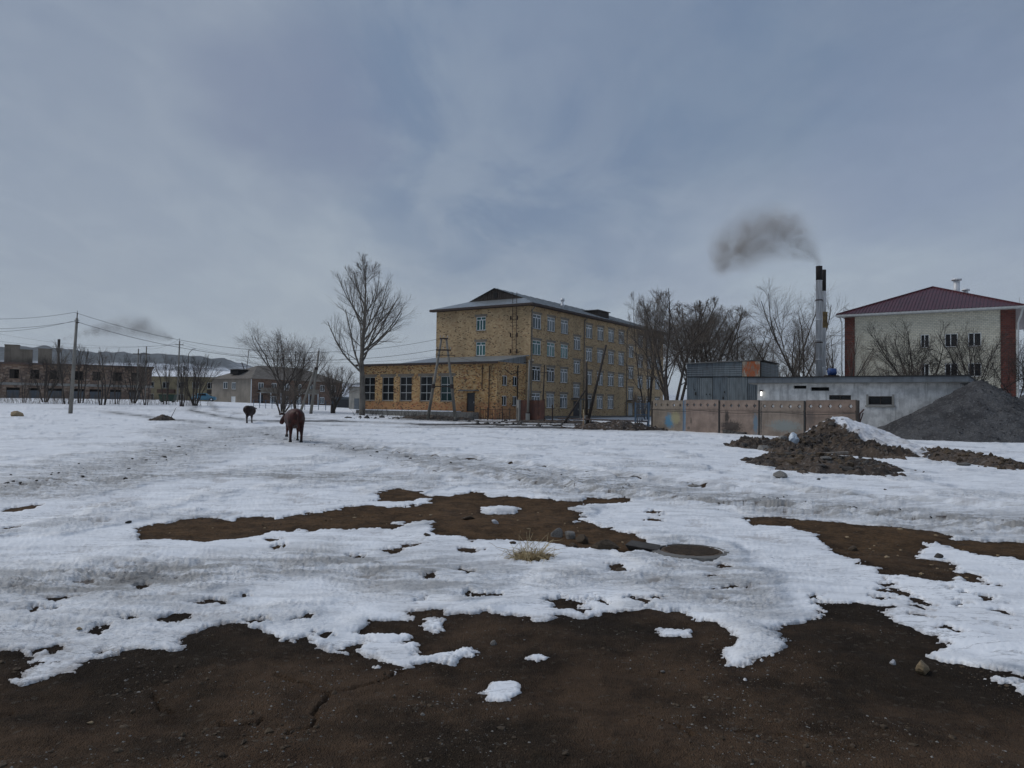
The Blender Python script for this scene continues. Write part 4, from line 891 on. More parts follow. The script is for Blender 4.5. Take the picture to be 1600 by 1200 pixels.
# ------------------------------------------------------------------ concrete panel fence with diamond holes
def panel_mat(name, a, paint=None, kind=0):
    t = NT(name); n = t.noise(1.1, 8, .65); n2 = t.noise(9, 5, .65); s = t.n('ShaderNodeSeparateXYZ'); t.l(t.tc.outputs['Object'], s.inputs[0])
    c = t.mix(t.ramp(n, .35, .68), a, tuple(x*.62 for x in a)); c = t.mix(t.math('MULTIPLY', t.ramp(n2, .55, .75), .4), c, tuple(x*.4 for x in a))
    sk = t.noise(2.5, 5, .6, t.coord('Object', (2, 2, .2))); c = t.mix(t.math('MULTIPLY', t.ramp(sk, .52, .75), .4), c, tuple(x*.45 for x in a))
    def spot(x, z, rx, rz_, colr, hard=.25, ns=5):
        dx = t.math('DIVIDE', t.math('SUBTRACT', s.outputs[0], x), rx); dz = t.math('DIVIDE', t.math('SUBTRACT', s.outputs[2], z), rz_)
        d = t.math('SQRT', t.math('ADD', t.math('MULTIPLY', dx, dx), t.math('MULTIPLY', dz, dz)))
        return t.ramp(t.math('ADD', d, t.math('MULTIPLY', t.math('SUBTRACT', t.noise(ns*1.3, 6, .75), .5), 3.0)), .6, 1.1+hard, 1, 0), colr
    for sp in (paint or []):
        f, cc = spot(*sp); c = t.mix(t.math('MULTIPLY', f, .8), c, cc)
    t.bump(t.math('ADD', n2, n), .4, .02); return t.fin(c, .93)
pa = at(1018, 671.6, 58.9); pb = at(1338, 687, 43.2); fa = Vector((pa.x, pa.y, 0)); fb = Vector((pb.x, pb.y, 0))
fang = math.atan2((fb-fa).y, (fb-fa).x); fl = (fb-fa).length; pl = fl/5-.14
t = thing('concrete_fence', 'five brown grey concrete fence panels pierced by rows of diamond holes', 'fence', fa, fang)
def panel_mesh(mt, mats, broken=False):
    mb = MB(); th_ = .12; Hp = 2.28; z1, z2 = 1.72, 2.12; n = 5; cw = pl/n; r_ = .15
    for y, fl_ in ((0, False), (th_, True)):
        def q(*p): mb.poly(list(reversed(p)) if fl_ else list(p), [(a[0], a[2]) for a in (list(reversed(p)) if fl_ else p)])
        if broken:
            for (xa, xb, za, zb) in ((0, .45, -.1, z1), (.45, .95, 1.15, z1), (.95, 2.4, .75, z1), (2.4, pl, -.1, z1)): q((xa, y, za), (xb, y, za), (xb, y, zb), (xa, y, zb))
        else: q((0, y, -.1), (pl, y, -.1), (pl, y, z1), (0, y, z1))
        q((0, y, z2), (pl, y, z2), (pl, y, Hp), (0, y, Hp))
        for i in range(n):
            x0_, x1_ = i*cw, (i+1)*cw; cx, cz = (x0_+x1_)/2, (z1+z2)/2
            l, rr_, b, tp = (cx-r_, y, cz), (cx+r_, y, cz), (cx, y, cz-r_), (cx, y, cz+r_)
            q((x0_, y, z1), (cx, y, z1), b, l, (x0_, y, cz)); q((cx, y, z1), (x1_, y, z1), (x1_, y, cz), rr_, b); q((x1_, y, cz), (x1_, y, z2), (cx, y, z2), tp, rr_); q((x0_, y, cz), l, tp, (cx, y, z2), (x0_, y, z2))
            if not fl_:
                for a, b2 in ((l, b), (b, rr_), (rr_, tp), (tp, l)): mb.quad(a, b2, (b2[0], th_, b2[2]), (a[0], th_, a[2]))
    mb.quad((0, 0, Hp), (pl, 0, Hp), (pl, th_, Hp), (0, th_, Hp)); mb.quad((0, th_, -.1), (0, 0, -.1), (0, 0, Hp), (0, th_, Hp)); mb.quad((pl, 0, -.1), (pl, th_, -.1), (pl, th_, Hp), (pl, 0, Hp))
    # raised rim below the holes
    mb.box(0.02, pl-.02, -.035, -.003, 1.60, 1.66)
    if broken:
        for (xa, xb, za, zb) in ((.45, .45, -.1, 1.15), (2.4, 2.4, -.1, .75), (.95, .95, .75, 1.15)): mb.quad((xa, 0, za), (xa, th_, za), (xb, th_, zb), (xb, 0, zb))
        for (xa, xb, z) in ((.45, .95, 1.15), (.95, 2.4, .75)): mb.quad((xa, 0, z), (xa, th_, z), (xb, th_, z), (xb, 0, z))
    return mb.mesh('panel', mt)
blue = (.06, .22, .36); dkp = (.012, .011, .012)
pm = [panel_mat('panel_a', (.26, .215, .17), [(1.95, .75, .5, .5, blue), (2.6, 1.0, .5, .45, (.30, .28, .16))]), panel_mat('panel_b', (.265, .20, .165), [(.1, .9, .06, 1.2, blue), (.75, .75, .1, .25, (.08, .07, .06)), (.5, .25, .15, .12, (.09, .08, .07))]),
      panel_mat('panel_c', (.25, .19, .155), [(3.2, .75, .2, .65, (.09, .16, .22)), (1.0, .5, .9, .4, dkp), (.65, 1.15, .2, .4, dkp)]), panel_mat('panel_d', (.235, .19, .155), [(2.0, .7, 1.2, .35, (.17, .2, .2)), (.1, 1.0, .08, 1.0, (.05, .05, .05))]),  # third panel: near-black patches coloured in low on its face
      panel_mat('panel_e', (.21, .155, .125), [(2.3, .8, 1.2, .4, (.14, .17, .14)), (.3, 1.2, .3, .5, (.1, .08, .07))])]
for i in range(5):
    me_ = panel_mesh(pm[i], None, broken=False)
    o_ = link('panel', me_, t, (i*(pl+.14)+.1, rnd.uniform(-.03, .03), rnd.uniform(-.03, .03)), (0, rnd.uniform(-.008, .008), 0))
    if i == 2: tag(o_, 'panel with a near black patch at its foot')
for i in range(6): MB().box(-.06, .06, -.03, .16, -.1, 2.2+.05*(i % 2)).build('post', M['blue_paint'] if i == 1 else (M['rubber'] if i in (2, 3, 4) else M['wood_dark']), t, loc=(i*(pl+.14)+.03, 0, 0))
cb = [Vector((x, -.12, 1.50-.10*math.sin(x/fl*PI*3)**2+(.05 if x < 6 else 0))) for x in np.linspace(0, fl+.3, 30)]
MB().tube(cb, .018, 5).build('cable', M['rubber'], t)
for i in range(6):
    x = 2*(pl+.14)+.7+i*.32; MB().box(-.2, .2, -.1, .15, 0, .28-.03*i, jit=.06).build('rubble_chunk', M['stone_dark'], t, loc=(x, -.06, 0))
p = at(1341, 655, 44.5); mb = MB(); mb.bar((0, 0, 0), (.1, 0, 1.5), .06); mb.bar((.1, 0, 1.5), (.35, .05, 1.75), .06); mb.bar((-.15, 0, .2), (.28, 0, 1.55), .05)
tag(mb.build('bent_stake', M['rust'], None, loc=(p.x, p.y, 0)), 'bent rusty iron stake at the right end of the panel fence', 'stake')
p = at(1014, 671, 60.5); t = thing('gate', 'narrow blue barred gate at the left end of the panel fence', 'gate', (p.x-.55, p.y, tz(p.x, p.y)), -.5)
for x in (-.55, .55): MB().box(x-.05, x+.05, -.05, .05, 0, 2.1).build('gate_post', M['blue_paint'], t)
for z in (.3, 1.1, 1.95): MB().box(-.5, .5, -.02, .02, z, z+.05).build('rail', M['blue_paint'], t)
for k in range(6): MB().box(-.42+k*.165, -.39+k*.165, -.045, -.021, .25, 2.0).build('bar', M['blue_paint'], t)
# ------------------------------------------------------------------ far buildings, left
p0 = at(-75, 620, 137); p1 = at(236, 622, 152); dd = Vector((p1.x-p0.x, p1.y-p0.y, 0)); ang = math.atan2(dd.y, dd.x); L = dd.length
t = thing('derelict_garage_block', 'long derelict two storey brick block with garage doors and empty windows', 'building', (p0.x, p0.y, 1.9), ang)
Hd = 6.35; hs = []
def lx(u):   # photo column to distance along the front
    s_ = (u-800)/F; return (s_*p0.y-p0.x)/(math.cos(ang)-s_*math.sin(ang))
ups = [(-50, -30), (14, 29), (47, 61), (78, 92), (112, 130), (144, 157), (176, 190), (205, 218)]; dors = [(-60, -35), (10, 31), (45, 62), (75, 97), (110, 133), (140, 158), (172, 190), (202, 220)]
for a, b in ups: hs.append((lx(a), lx(b), 3.7, 5.4))
for a, b in dors: hs.append((lx(a), lx(b), .05, 2.0))
mb = MB(); wall_mesh(mb, (0, 0, 0), (1, 0, 0), (0, -1, 0), L, -.8, Hd, hs, .35); wall_mesh(mb, (L, 0, 0), (0, 1, 0), (1, 0, 0), 10, -.8, Hd); wall_mesh(mb, (0, 10, 0), (0, -1, 0), (-1, 0, 0), 10, -.8, Hd); mb.build('wall', M['old_brick'], t)
MB().box(.5, L-.5, 1.5, 9.6, 0, Hd-.1).build('interior', M['interior'], t); MB().box(-.4, L+.4, -.55, 10.2, Hd+.002, Hd+.32).build('roof_slab', simple('rusty_slab', (.13, .075, .055), (.09, .08, .075), .5, .9), t)
MB().box(-.2, L+.2, -.12, -.005, 2.5, 2.95).build('floor_beam', M['concrete'], t)
for a, b in dors:
    d = MB().box(lx(a)+.05, lx(b)-.05, .2, .28, .05, 1.55).build('garage_door', M['door_grey'], t); MB().box((lx(a)+lx(b))/2-.02, (lx(a)+lx(b))/2+.02, .17, .198, .1, 1.5).build('door_seam', M['iron'], d)
for a, b in ups[1::2]: MB().box(lx(a)+.05, (lx(a)+lx(b))/2, .3, .34, 3.75, 5.3).build('window_board', M['wood_dark'], t)
for a, b, v, lab in ((7, 28, 541, None), (30, 49, 548, None), (60, 80, 546, None)):
    zt = at(a, v, 143).z-1.9; bx = lx(a)-.25; o_ = MB(); o_.box(bx, bx+(b-a)*.108, .6, 2.2, Hd+.33, zt+.1); o_.box(bx-.06, bx+(b-a)*.108+.06, .54, 2.26, zt+.1, zt+.25)
    o_.build('roof_shaft', M['shaft_concrete'], t)
# two storey grey house
HC = at(392.5, 633, 150); t = thing('grey_apartment_house', 'two storey grey rendered house with brown wing, hip roof and small dormer', 'building', (HC.x, HC.y, 1.15), ANG)
Lh, Wh, He = 24.0, 12.6, 5.3
hs = [(Wh-a, Wh-b, z, z2) for a, b, z, z2 in ((8.9, 7.5, 3.3, 4.7), (6.2, 4.9, 3.2, 4.6), (6.3, 4.9, .25, 1.8))]
mb = MB(); wall_mesh(mb, (0, Wh, 0), (0, -1, 0), (-1, 0, 0), Wh, -.6, He, hs, .12); mb.build('wall', M['house_render'], t)
rh = []
for k in range(7):
    x = 1.6+k*3.2
    rh.append((x, x+1.3, 3.2, 4.6))
    if k not in (0, 4): rh.append((x, x+1.3, .6, 2.0))
    else: rh.append((x, x+1.2, .1, 2.2))
mb = MB(); wall_mesh(mb, (0, 0, 0), (1, 0, 0), (0, -1, 0), Lh, -.6, He, rh, .12); mb.build('wall', M['wing_brick'], t)
mb = MB(); wall_mesh(mb, (Lh, 0, 0), (0, 1, 0), (1, 0, 0), Wh, -.6, He); wall_mesh(mb, (Lh, Wh, 0), (-1, 0, 0), (0, 1, 0), Lh, -.6, He); mb.build('wall', M['house_render'], t)
MB().box(.4, Lh-.4, .4, Wh-.4, 0, He-.2).build('interior', M['interior'], t)
wa = window_mesh(1.4, 1.4, 'one', M['white_paint'], M['glass_school'], .12); wb = window_mesh(1.3, 1.4, 'one', M['white_paint'], M['glass_school'], .13)
put_window(t, wa, (.08, 8.9, 3.3), -PI/2); put_window(t, wb, (.08, 6.2, 3.2), -PI/2)
MB().box(.06, .1, 4.9, 6.3, .25, 1.8).build('door', M['white_paint'], t)
for a, b, c, d in rh:
    if d-c < 1.5: put_window(t, wb, (a, .08, c), 0)
    else: MB().box(a, b, .07, .12, c, d).build('door', M['door_dark'], t)
for x in (1.2, 11.0):
    b_ = MB().box(x, x+5.2, -1.2, -.003, 2.55, 2.7).build('balcony', M['concrete'], t); MB().box(x, x+5.2, -1.2, -1.14, 2.702, 3.6).build('balcony_front', M['lintel'], b_)
    for q in (0, 2.5, 5.0): MB().box(x+q, x+q+.14, -1.15, -1.0, 0, 2.55).build('post', M['white_paint'], b_)
o = .6; ap = Wh/2; rz = 8.3; mb = MB(); A = (-o, -o, He); B = (-o, Wh+o, He); Cc = (Lh+o, Wh+o, He); D = (Lh+o, -o, He); R1 = (ap, ap, rz); R2 = (Lh-ap, ap, rz)
mb.poly([B, A, R1]); mb.poly([A, D, R2, R1]); mb.poly([D, Cc, R2]); mb.poly([Cc, B, R1, R2]); mb.poly([A, B, Cc, D]); rf = mb.build('roof', M['roof_slate'], t)
MB().box(1.0, 3.4, ap-.6, ap+1.8, He+1.0, He+1.9).build('dormer', M['interior'], rf); mb = MB(); mb.box(.7, 3.7, ap-.8, ap+2.0, He+1.92, He+2.02); mb.build('dormer_roof', M['roof_slate'], rf)
mb = MB(); mb.bar((3.5, ap, rz-1.5), (2.8, ap-1.6, rz+3.2), .1); mb.bar((4.5, ap+2, rz-.9), (4.4, ap+2.7, rz+.6), .12); mb.build('aerial_mast', M['iron'], t)
MB().tube([(-.2, -.15, He-.1), (-.2, -.15, 0)], .08, 6).build('downpipe', M['white_paint'], t)
# yellow block behind
a_ = at(222, 620, 185); b_ = at(334, 622, 185); t = thing('yellow_apartment_block', 'long dull yellow apartment block half hidden behind the bare trees', 'building', (a_.x, a_.y, 1.2), 0)
L = b_.x-a_.x+6; hs = []
for k in range(6):
    for z in (.9, 3.8): hs.append((1.2+k*3.6, 2.8+k*3.6, z, z+1.5))
mb = MB(); wall_mesh(mb, (0, 0, 0), (1, 0, 0), (0, -1, 0), L, -1, 6.6, hs, .15); wall_mesh(mb, (L, 0, 0), (0, 1, 0), (1, 0, 0), 12, -1, 6.6); wall_mesh(mb, (0, 12, 0), (0, -1, 0), (-1, 0, 0), 12, -1, 6.6); mb.build('wall', M['yellow_wall'], t)
wy = window_mesh(1.6, 1.5, 'one', M['grey_paint'], M['glass_dark'], .1)
for a, b, c, d in hs: put_window(t, wy, (a, .1, c), 0, sill=False)
MB().box(.4, L-.4, .5, 11.6, 0, 6.4).build('interior', M['interior'], t)
mb = MB(); mb.poly([(-.5, -.6, 6.6), (L+.5, -.6, 6.6), (L+.5, 6, 8.3), (-.5, 6, 8.3)]); mb.poly([(L+.5, 12.6, 6.6), (-.5, 12.6, 6.6), (-.5, 6, 8.3), (L+.5, 6, 8.3)]); mb.poly([(L, 0, 6.6), (L, 12, 6.6), (L, 6, 8.2)]); mb.poly([(0, 12, 6.6), (0, 0, 6.6), (0, 6, 8.2)]); mb.build('roof', M['snow_plain'], t)
for k in (0, 3): MB().box(4+k*4, 8+k*4, -1.1, -.003, 2.6, 3.5).build('balcony', simple('brown_board', (.1, .06, .045), None, 2, .9) if k == 0 else M['wood_dark'], t)
# small shed left of the hall
a_ = at(545, 636, 120); t = thing('garden_shed', 'small pale flat roofed outbuilding left of the brick hall', 'shed', (a_.x, a_.y, .7), ANG+PI/2+PI)
MB().box(0, 5, 0, 4, -.3, 3.6).build('wall', M['concrete'], t); MB().box(-.2, 5.2, -.2, 4.2, 3.602, 3.75).build('roof', M['concrete_dark'], t); MB().box(1.2, 2.2, -.06, -.004, -.2, 1.9).build('door', M['door_grey'], t)
a_ = at(524, 632, 128); t = thing('dark_garage', 'low dark grey garage standing between the bare trees and the hall', 'garage', (a_.x, a_.y, .9), 0)
MB().box(0, 3.6, 0, 5, -.4, 1.9).build('wall', M['door_grey'], t); MB().box(-.15, 3.75, -.2, 5.1, 1.902, 2.05).build('roof', M['roof_metal'], t); MB().box(.4, 3.2, -.05, -.004, -.2, 1.6).build('door', M['door_dark'], t)
# far factory stack with its smoke
p = at(90, 600, 260); zt = at(90, 530, 260).z
t = thing('factory_chimney', 'slim dark factory chimney trailing thin smoke behind the derelict block', 'chimney', (p.x, p.y, 2), 0)
MB().tube([(0, 0, 0), (0, 0, zt-4.5)], [.5, .42], 12).build('shaft', M['concrete_dark'], t, True); MB().tube([(0, 0, zt-4.5), (0, 0, zt-2)], .44, 12).build('rim', M['soot'], t, True)
# ------------------------------------------------------------------ poles, wires
def pole(u, vb, vt, Y, mat, label, r0=.16, r1=.09, lean=0.0, name='utility_pole', group=None, extra=None):
    p = at(u, vb, Y); g = tz(p.x, p.y)-.1; h = at(u, vt, Y).z-g
    t = thing(name, label, 'pole', (p.x, p.y, g), 0, group)
    MB().tube([(0, 0, 0), (lean, 0, h)], [r0, r1], 10).build('shaft', mat, t, True)
    t['h'] = 0; del t['h']
    return t, p, h
def insul(parent, x, y, z): return MB().tube([(x, y, z), (x, y, z+.12), (x, y, z+.14), (x, y, z+.25)], [.02, .02, .05, .035], 7).build('insulator', M['grey_paint'], parent)
G = 'utility poles round the snowy field'
t, P1, h1 = pole(110, 645, 497, 75, M['pole_concrete'], 'tall single concrete utility pole standing alone at the left of the field', .20, .12, .35, group=G)
MB().bar((.35, 0, h1-.2), (.38, 0, h1+.55), .07).build('top_spike', M['iron'], t); MB().bar((.35, -.1, h1-.45), (.62, -.1, h1-.45), .08).build('bracket', M['iron'], t); insul(t, .38, 0, h1+.5); insul(t, .6, -.1, h1-.42); insul(t, .2, -.1, h1-.42); MB().tube([(.03, -.02, 0), (.03, -.02, .12)], .3, 10).build('footing', M['concrete'], t)
t, P2, h2 = pole(277, 632, 533, 128, M['pole_concrete'], 'concrete utility pole with one crossarm among the bare bushes', .17, .11, .1, group=G)
MB().bar((-.55, 0, h2-.6), (.75, 0, h2-.6), .1).build('crossarm', M['iron'], t); [insul(t, x, 0, h2-.56) for x in (-.5, .1, .7)]; MB().bar((.1, 0, h2), (.1, 0, h2+.45), .06).build('top_spike', M['iron'], t)
a_ = at(214, 628, 140); g = tz(a_.x, a_.y); t = thing('pole_frame', 'twin concrete poles joined by one crossbar behind the bushes', 'pole', (a_.x, a_.y, g), 0, G)
for x, vt in ((0, 545), (1.45, 541)): MB().tube([(x, 0, 0), (x, 0, at(214, vt, 140).z-g)], [.16, .11], 8).build('shaft', M['pole_concrete'], t, True)
zc_ = at(214, 553, 140).z-g; MB().bar((-.9, -.15, zc_), (2.2, -.15, zc_), .14).build('crossarm', M['iron'], t); [insul(t, x, 0, at(214, 543, 140).z-g) for x in (-.02, 1.45)]
# strutted pole
a_ = at(485.5, 650, 92); g = tz(a_.x, a_.y); h = at(496, 548, 92).z-g
t = thing('strutted_pole', 'concrete pole propped by a slanting concrete strut beside the street', 'pole', (a_.x, a_.y, g), 0, G)
MB().tube([(0, 0, 0), (.80, 0, h)], [.19, .11], 10).build('shaft', M['pole_concrete'], t, True); MB().tube([(-1.25, -.1, .1), (.42, -.02, h*.72)], [.16, .12], 9).build('strut', M['pole_concrete'], t, True)
MB().box(.40, .72, -.2, .2, h*.70, h*.74).build('clamp', M['iron'], t); MB().bar((.8, 0, h-.1), (.82, 0, h+.35), .06).build('top_spike', M['iron'], t); P3 = (a_, g, h)
# A frame pole
YA = 82; a_ = at(668, 657, YA); b_ = at(712, 655, YA); g = tz(a_.x, a_.y)-.1; tp = at(693, 529, YA); cx = tp.x-a_.x; hA = tp.z-g
t = thing('a_frame_pole', 'A shaped pair of concrete poles with dark crossarms before the hall', 'pole', (a_.x, a_.y, g), 0, G)
wid = b_.x-a_.x
MB().tube([(0, 0, 0), (cx-.22, 0, hA)], [.18, .11], 10).build('shaft', M['pole_concrete'], t, True); MB().tube([(wid, 0, 0), (cx+.30, 0, hA)], [.18, .11], 10).build('shaft', M['pole_concrete'], t, True)
for v, x0_, x1_ in ((529, -.4, .5), (547, -.75, .85), (555, -.8, 1.3)):
    z = at(690, v, YA).z-g; c_ = MB().bar((cx+x0_, -.14, z), (cx+x1_, -.14, z), .14 if v < 550 else .07).build('crossarm', M['iron'], t)
    if v < 550:
        for q in (x0_+.05, 0, x1_-.05): insul(t, cx+q, -.14, z+.06)
z = at(690, 604, YA).z-g; k = z/hA; MB().bar((k*(cx-.22)-.15, -.12, z), (wid+(cx+.3-wid)*k+.15, -.12, z), .1).build('brace', M['iron'], t)
for x in (k*(cx-.22), wid+(cx+.3-wid)*k): MB().tube([(x, 0, z-.2), (x, 0, z+.25)], .21, 8).build('clamp', M['iron'], t)
# concrete pole by the school corner
t, P4, h4 = pole(824.5, 658, 562, 83, M['pole_concrete'], 'concrete pole on a thicker footing before the school corner', .15, .11, .12, group=G)
MB().box(-.22, .22, -.22, .22, 0, .95).build('footing', M['concrete'], t); MB().tube([(.01, 0, .95), (.01, 0, 1.05)], .25, 8).build('clamp', M['iron'], t); MB().bar((-.5, 0, h4-.3), (.6, 0, h4-.2), .07).build('crossarm', M['iron'], t); insul(t, .5, 0, h4-.18)
# old wooden poles
W1 = at(916.5, 654, 74); t = thing('wooden_pole', 'upright dark wooden pole stub lashed to a leaning one', 'pole', (W1.x, W1.y, 0), 0, 'old dark wooden poles in front of the school')
hz = at(916, 566, 74).z; MB().tube([(0, 0, 0), (-.08, 0, hz)], [.15, .11], 8).build('shaft', M['wood_dark'], t, True); MB().box(-.2, .25, -.2, .2, 0, .9).build('concrete_stub', M['concrete'], t); insul(t, -.08, 0, hz)
a_ = at(917.5, 653, 73.6); e_ = at(947, 539, 74.6); t = thing('wooden_pole', 'long dark wooden pole leaning far to the right', 'pole', (a_.x, a_.y, 0), 0, 'old dark wooden poles in front of the school')
MB().tube([(0, 0, 0), (e_.x-a_.x, e_.y-a_.y, e_.z)], [.16, .10], 8).build('shaft', M['wood_dark'], t, True); MB().tube([(.05, 0, .5), (.1, 0, .8)], .2, 8).build('wire_lashing', M['iron'], t)
a_ = at(880, 652, 73.5); e_ = at(914, 610, 74); t = thing('wooden_strut', 'dark wooden strut slanting up from the snow to the pole stub', 'pole', (a_.x, a_.y, 0), 0, 'old dark wooden poles in front of the school')
MB().tube([(0, 0, 0), (e_.x-a_.x, .4, e_.z)], [.11, .08], 7).build('shaft', M['wood_dark'], t, True); MB().box(-.15, .15, -.15, .15, 0, .18).build('foot', M['wood_dark'], t)
a_ = at(847, 652, 84); t = thing('wooden_pole', 'thin dark wooden pole standing between the rusty gate and the school', 'pole', (a_.x, a_.y, 0), 0, 'old dark wooden poles in front of the school')
MB().tube([(0, 0, 0), (.2, 0, at(849, 570, 84).z)], [.10, .07], 7).build('shaft', M['wood_dark'], t, True); MB().bar((-.3, 0, 5.4), (.7, 0, 5.5), .06).build('crossarm', M['wood_dark'], t)
a_ = at(911, 672, 57); tag(MB().tube([(0, 0, -.1), (.02, 0, 1.5)], .035, 7).build('marker_post', simple('marker', (.5, .45, .25), (.3, .1, .06), 5, .7), None, loc=(a_.x, a_.y, 0)), 'thin pale marker post in the snow below the wooden poles', 'post')
# street lamp
a_ = at(292, 626, 150); g = tz(a_.x, a_.y); h = at(292, 553, 150).z-g; t = thing('street_lamp', 'street lamp with curved arm rising above the bare bushes', 'lamp', (a_.x, a_.y, g), 0)
MB().tube([(0, 0, 0), (.1, 0, h), (.5, 0, h+.6), (1.0, 0, h+.95)], [.09, .06, .05, .05], 7).build('post', M['iron'], t, True); MB().box(.85, 1.45, -.12, .12, h+.9, h+1.05).build('lamp_head', M['grey_paint'], t)
# wires
def wire(a, b, sag, label, r=.012, group='overhead wires'):
    a = Vector(a); b = Vector(b); mid = []
    for i in range(25):
        k = i/24; p = a.lerp(b, k); p.z -= sag*4*k*(1-k); mid.append(p-a)
    return tag(MB().tube(mid, r, 4).build('power_line', M['wire'], None, loc=a), label, 'wire', group)
p1t = at(116.5, 488, 75); p1m = at(117.5, 502, 75); aft = at(693, 528, YA); afl = at(684, 546, YA)
wire(p1t, aft, 2.6, 'top wire drooping from the lone concrete pole across to the A shaped pole', .022); wire(p1m, afl, 2.3, 'second wire running from the lone concrete pole to the lower A pole crossarm', .026)
wire(at(-60, 496, 70), p1t, .35, 'uppermost wire coming in from the left edge to the lone pole top', .018); wire(at(-60, 513, 70), p1m, .3, 'upper of two close wires reaching the lone pole from the left', .018); wire(at(-60, 518, 72), p1m+Vector((-.25, 0, 0)), .4, 'lower of two close wires reaching the lone pole from the left', .018)
wire(at(-60, 524, 120), at(274, 538, 128), 1.2, 'lower long wire passing behind the lone pole to the crossarm pole', .018); wire(at(-60, 508, 118), at(281, 538, 128), 1.5, 'higher long thin wire passing behind the lone pole to the crossarm pole', .014)
wire(at(281, 538, 128), at(496, 550, 92), 1.0, 'wire from the crossarm pole to the strutted pole', .02); wire(at(277, 532, 128), at(700, 555, YA), 2.0, 'thin wire from the crossarm pole spike towards the A shaped pole', .012)
wire(at(278, 531, 128), at(229, 545, 140), .5, 'short wire between the crossarm pole and the twin poles', .014)
wire(at(706, 555, YA), at(825, 566, 83), .5, 'wire from the A shaped pole to the school corner pole', .016); wire(at(828, 565, 83), at(934, 552, 95), .9, 'wire rising from the corner pole to the school wall', .018)
wire(at(915, 568, 74), at(1036, 596, 100), .3, 'low wire crossing in front of the school to its far end', .016); wire(at(848, 572, 84), at(826, 600, 83), .4, 'slack cable looping down beside the school corner pole', .018)
wire(at(300, 573, 140), at(100, 566, 138), .4, 'thin dark cable sagging in front of the yellow block', .02)
# ------------------------------------------------------------------ rusty gate, railings, yard fence
a_ = at(813, 655, 84); b_ = at(849, 656, 82); g = .12; wd = (b_-a_).length
t = thing('rusty_gate', 'dark rust red sheet metal gate by the school corner', 'gate', (a_.x, a_.y, g), math.atan2(b_.y-a_.y, b_.x-a_.x))
for i in range(5): MB().box(i*wd/5+.01, (i+1)*wd/5-.01, -.02-.012*(i % 2), .02, .05, 2.25).build('sheet', M['rust'], t)
for z in (.4, 1.8): MB().box(0, wd, .022, .07, z, z+.08).build('rail', M['iron'], t)
MB().box(-.45, -.1, -.15, .2, -.1, 2.3).build('gate_post', M['concrete'], t); MB().box(wd+.03, wd+.13, -.05, .05, -.1, 2.4).build('gate_post', M['rust'], t)
a_ = at(750, 655, 82.5); b_ = at(808, 655, 83.5); wd = (b_-a_).length; t = thing('railing', 'low rusty iron railing before the hall side windows', 'fence', (a_.x, a_.y, .1), math.atan2(b_.y-a_.y, b_.x-a_.x))
for i in range(6): MB().box(i*wd/5-.035, i*wd/5+.035, -.035, .035, -.1, 1.45).build('post', M['iron'], t)
for i in range(22):
    if i % 4: MB().box(i*wd/21-.015, i*wd/21+.015, -.015, .015, .15, 1.25 if i < 12 else .9).build('bar', M['rust'], t)
for z in (.2, 1.2): MB().box(.04, wd, -.02, .02, z-.02, z+.02).build('rail', M['iron'], t)
a_ = at(396, 640, 108); b_ = at(520, 645, 98); wd = (b_-a_).length; t = thing('yard_fence', 'thin blue wire fence in the snow before the grey house', 'fence', (a_.x, a_.y, tz(a_.x, a_.y)), math.atan2(b_.y-a_.y, b_.x-a_.x))
t.location.z -= .15
for i in range(13): MB().box(i*wd/12-.03, i*wd/12+.03, -.03, .03, 0, 1.25).build('post', M['blue_paint'], t)
for z in (.45, .8, 1.2): MB().box(0, wd, -.012, .012, z, z+.025).build('rail', M['blue_paint'], t)
a_ = at(850, 656, 78); b_ = at(1012, 663, 64); wd = (b_-a_).length; t = thing('pipe_rail', 'long low pipe rail on short posts before the school', 'railing', (a_.x, a_.y, 0), math.atan2(b_.y-a_.y, b_.x-a_.x))
for i in range(5): MB().box(i*wd/4-.05, i*wd/4+.05, -.05, .05, 0, .55).build('post', M['iron'], t)
MB().tube([(2.6, 0, .55), (wd, 0, .55)], .07, 7).build('pipe', M['iron'], t); MB().box(1.5, 1.6, -.05, .05, 0, 1.9).build('post', M['iron'], t)
# green bin and blue car
a_ = at(262, 631, 118); t = thing('waste_container', 'dark green metal waste container among the bushes', 'container', (a_.x, a_.y, tz(a_.x, a_.y)+.1), .1)
mb = MB(); mb.poly([(-1, -.6, .15), (1, -.6, .15), (1.15, -.7, 1.15), (-1.15, -.7, 1.15)]); mb.poly([(1, .6, .15), (-1, .6, .15), (-1.15, .7, 1.15), (1.15, .7, 1.15)]); mb.poly([(1, -.6, .15), (1, .6, .15), (1.15, .7, 1.15), (1.15, -.7, 1.15)]); mb.poly([(-1, .6, .15), (-1, -.6, .15), (-1.15, -.7, 1.15), (-1.15, .7, 1.15)]); mb.poly([(-1, .6, .15), (1, .6, .15), (1, -.6, .15), (-1, -.6, .15)]); mb.build('body', M['bin_green'], t)
MB().box(-1.18, 1.18, -.73, .73, 1.152, 1.22).build('lid', M['bin_green'], t)
for x in (-.8, .8): MB().tube([(x, -.5, .08), (x, .5, .08)], .08, 8).build('wheel', M['rubber'], t)
a_ = at(319, 627, 140); t = thing('parked_car', 'pale blue car parked between the bushes and the grey house', 'car', (a_.x, a_.y, tz(a_.x, a_.y)+.05), .25)
def loft(secs, name, mat, parent):
    mb = MB(); n = len(secs[0])
    for s_ in secs: mb.v += [Vector(p) for p in s_]
    for i in range(len(secs)-1):
        for k in range(n): mb.f.append((i*n+k, i*n+(k+1) % n, (i+1)*n+(k+1) % n, (i+1)*n+k)); mb.uv.append([(0, 0)]*4)
    mb.f.append(tuple(reversed(range(n)))); mb.uv.append([(0, 0)]*n); mb.f.append(tuple((len(secs)-1)*n+k for k in range(n))); mb.uv.append([(0, 0)]*n)
    return mb.build(name, mat, parent, True)
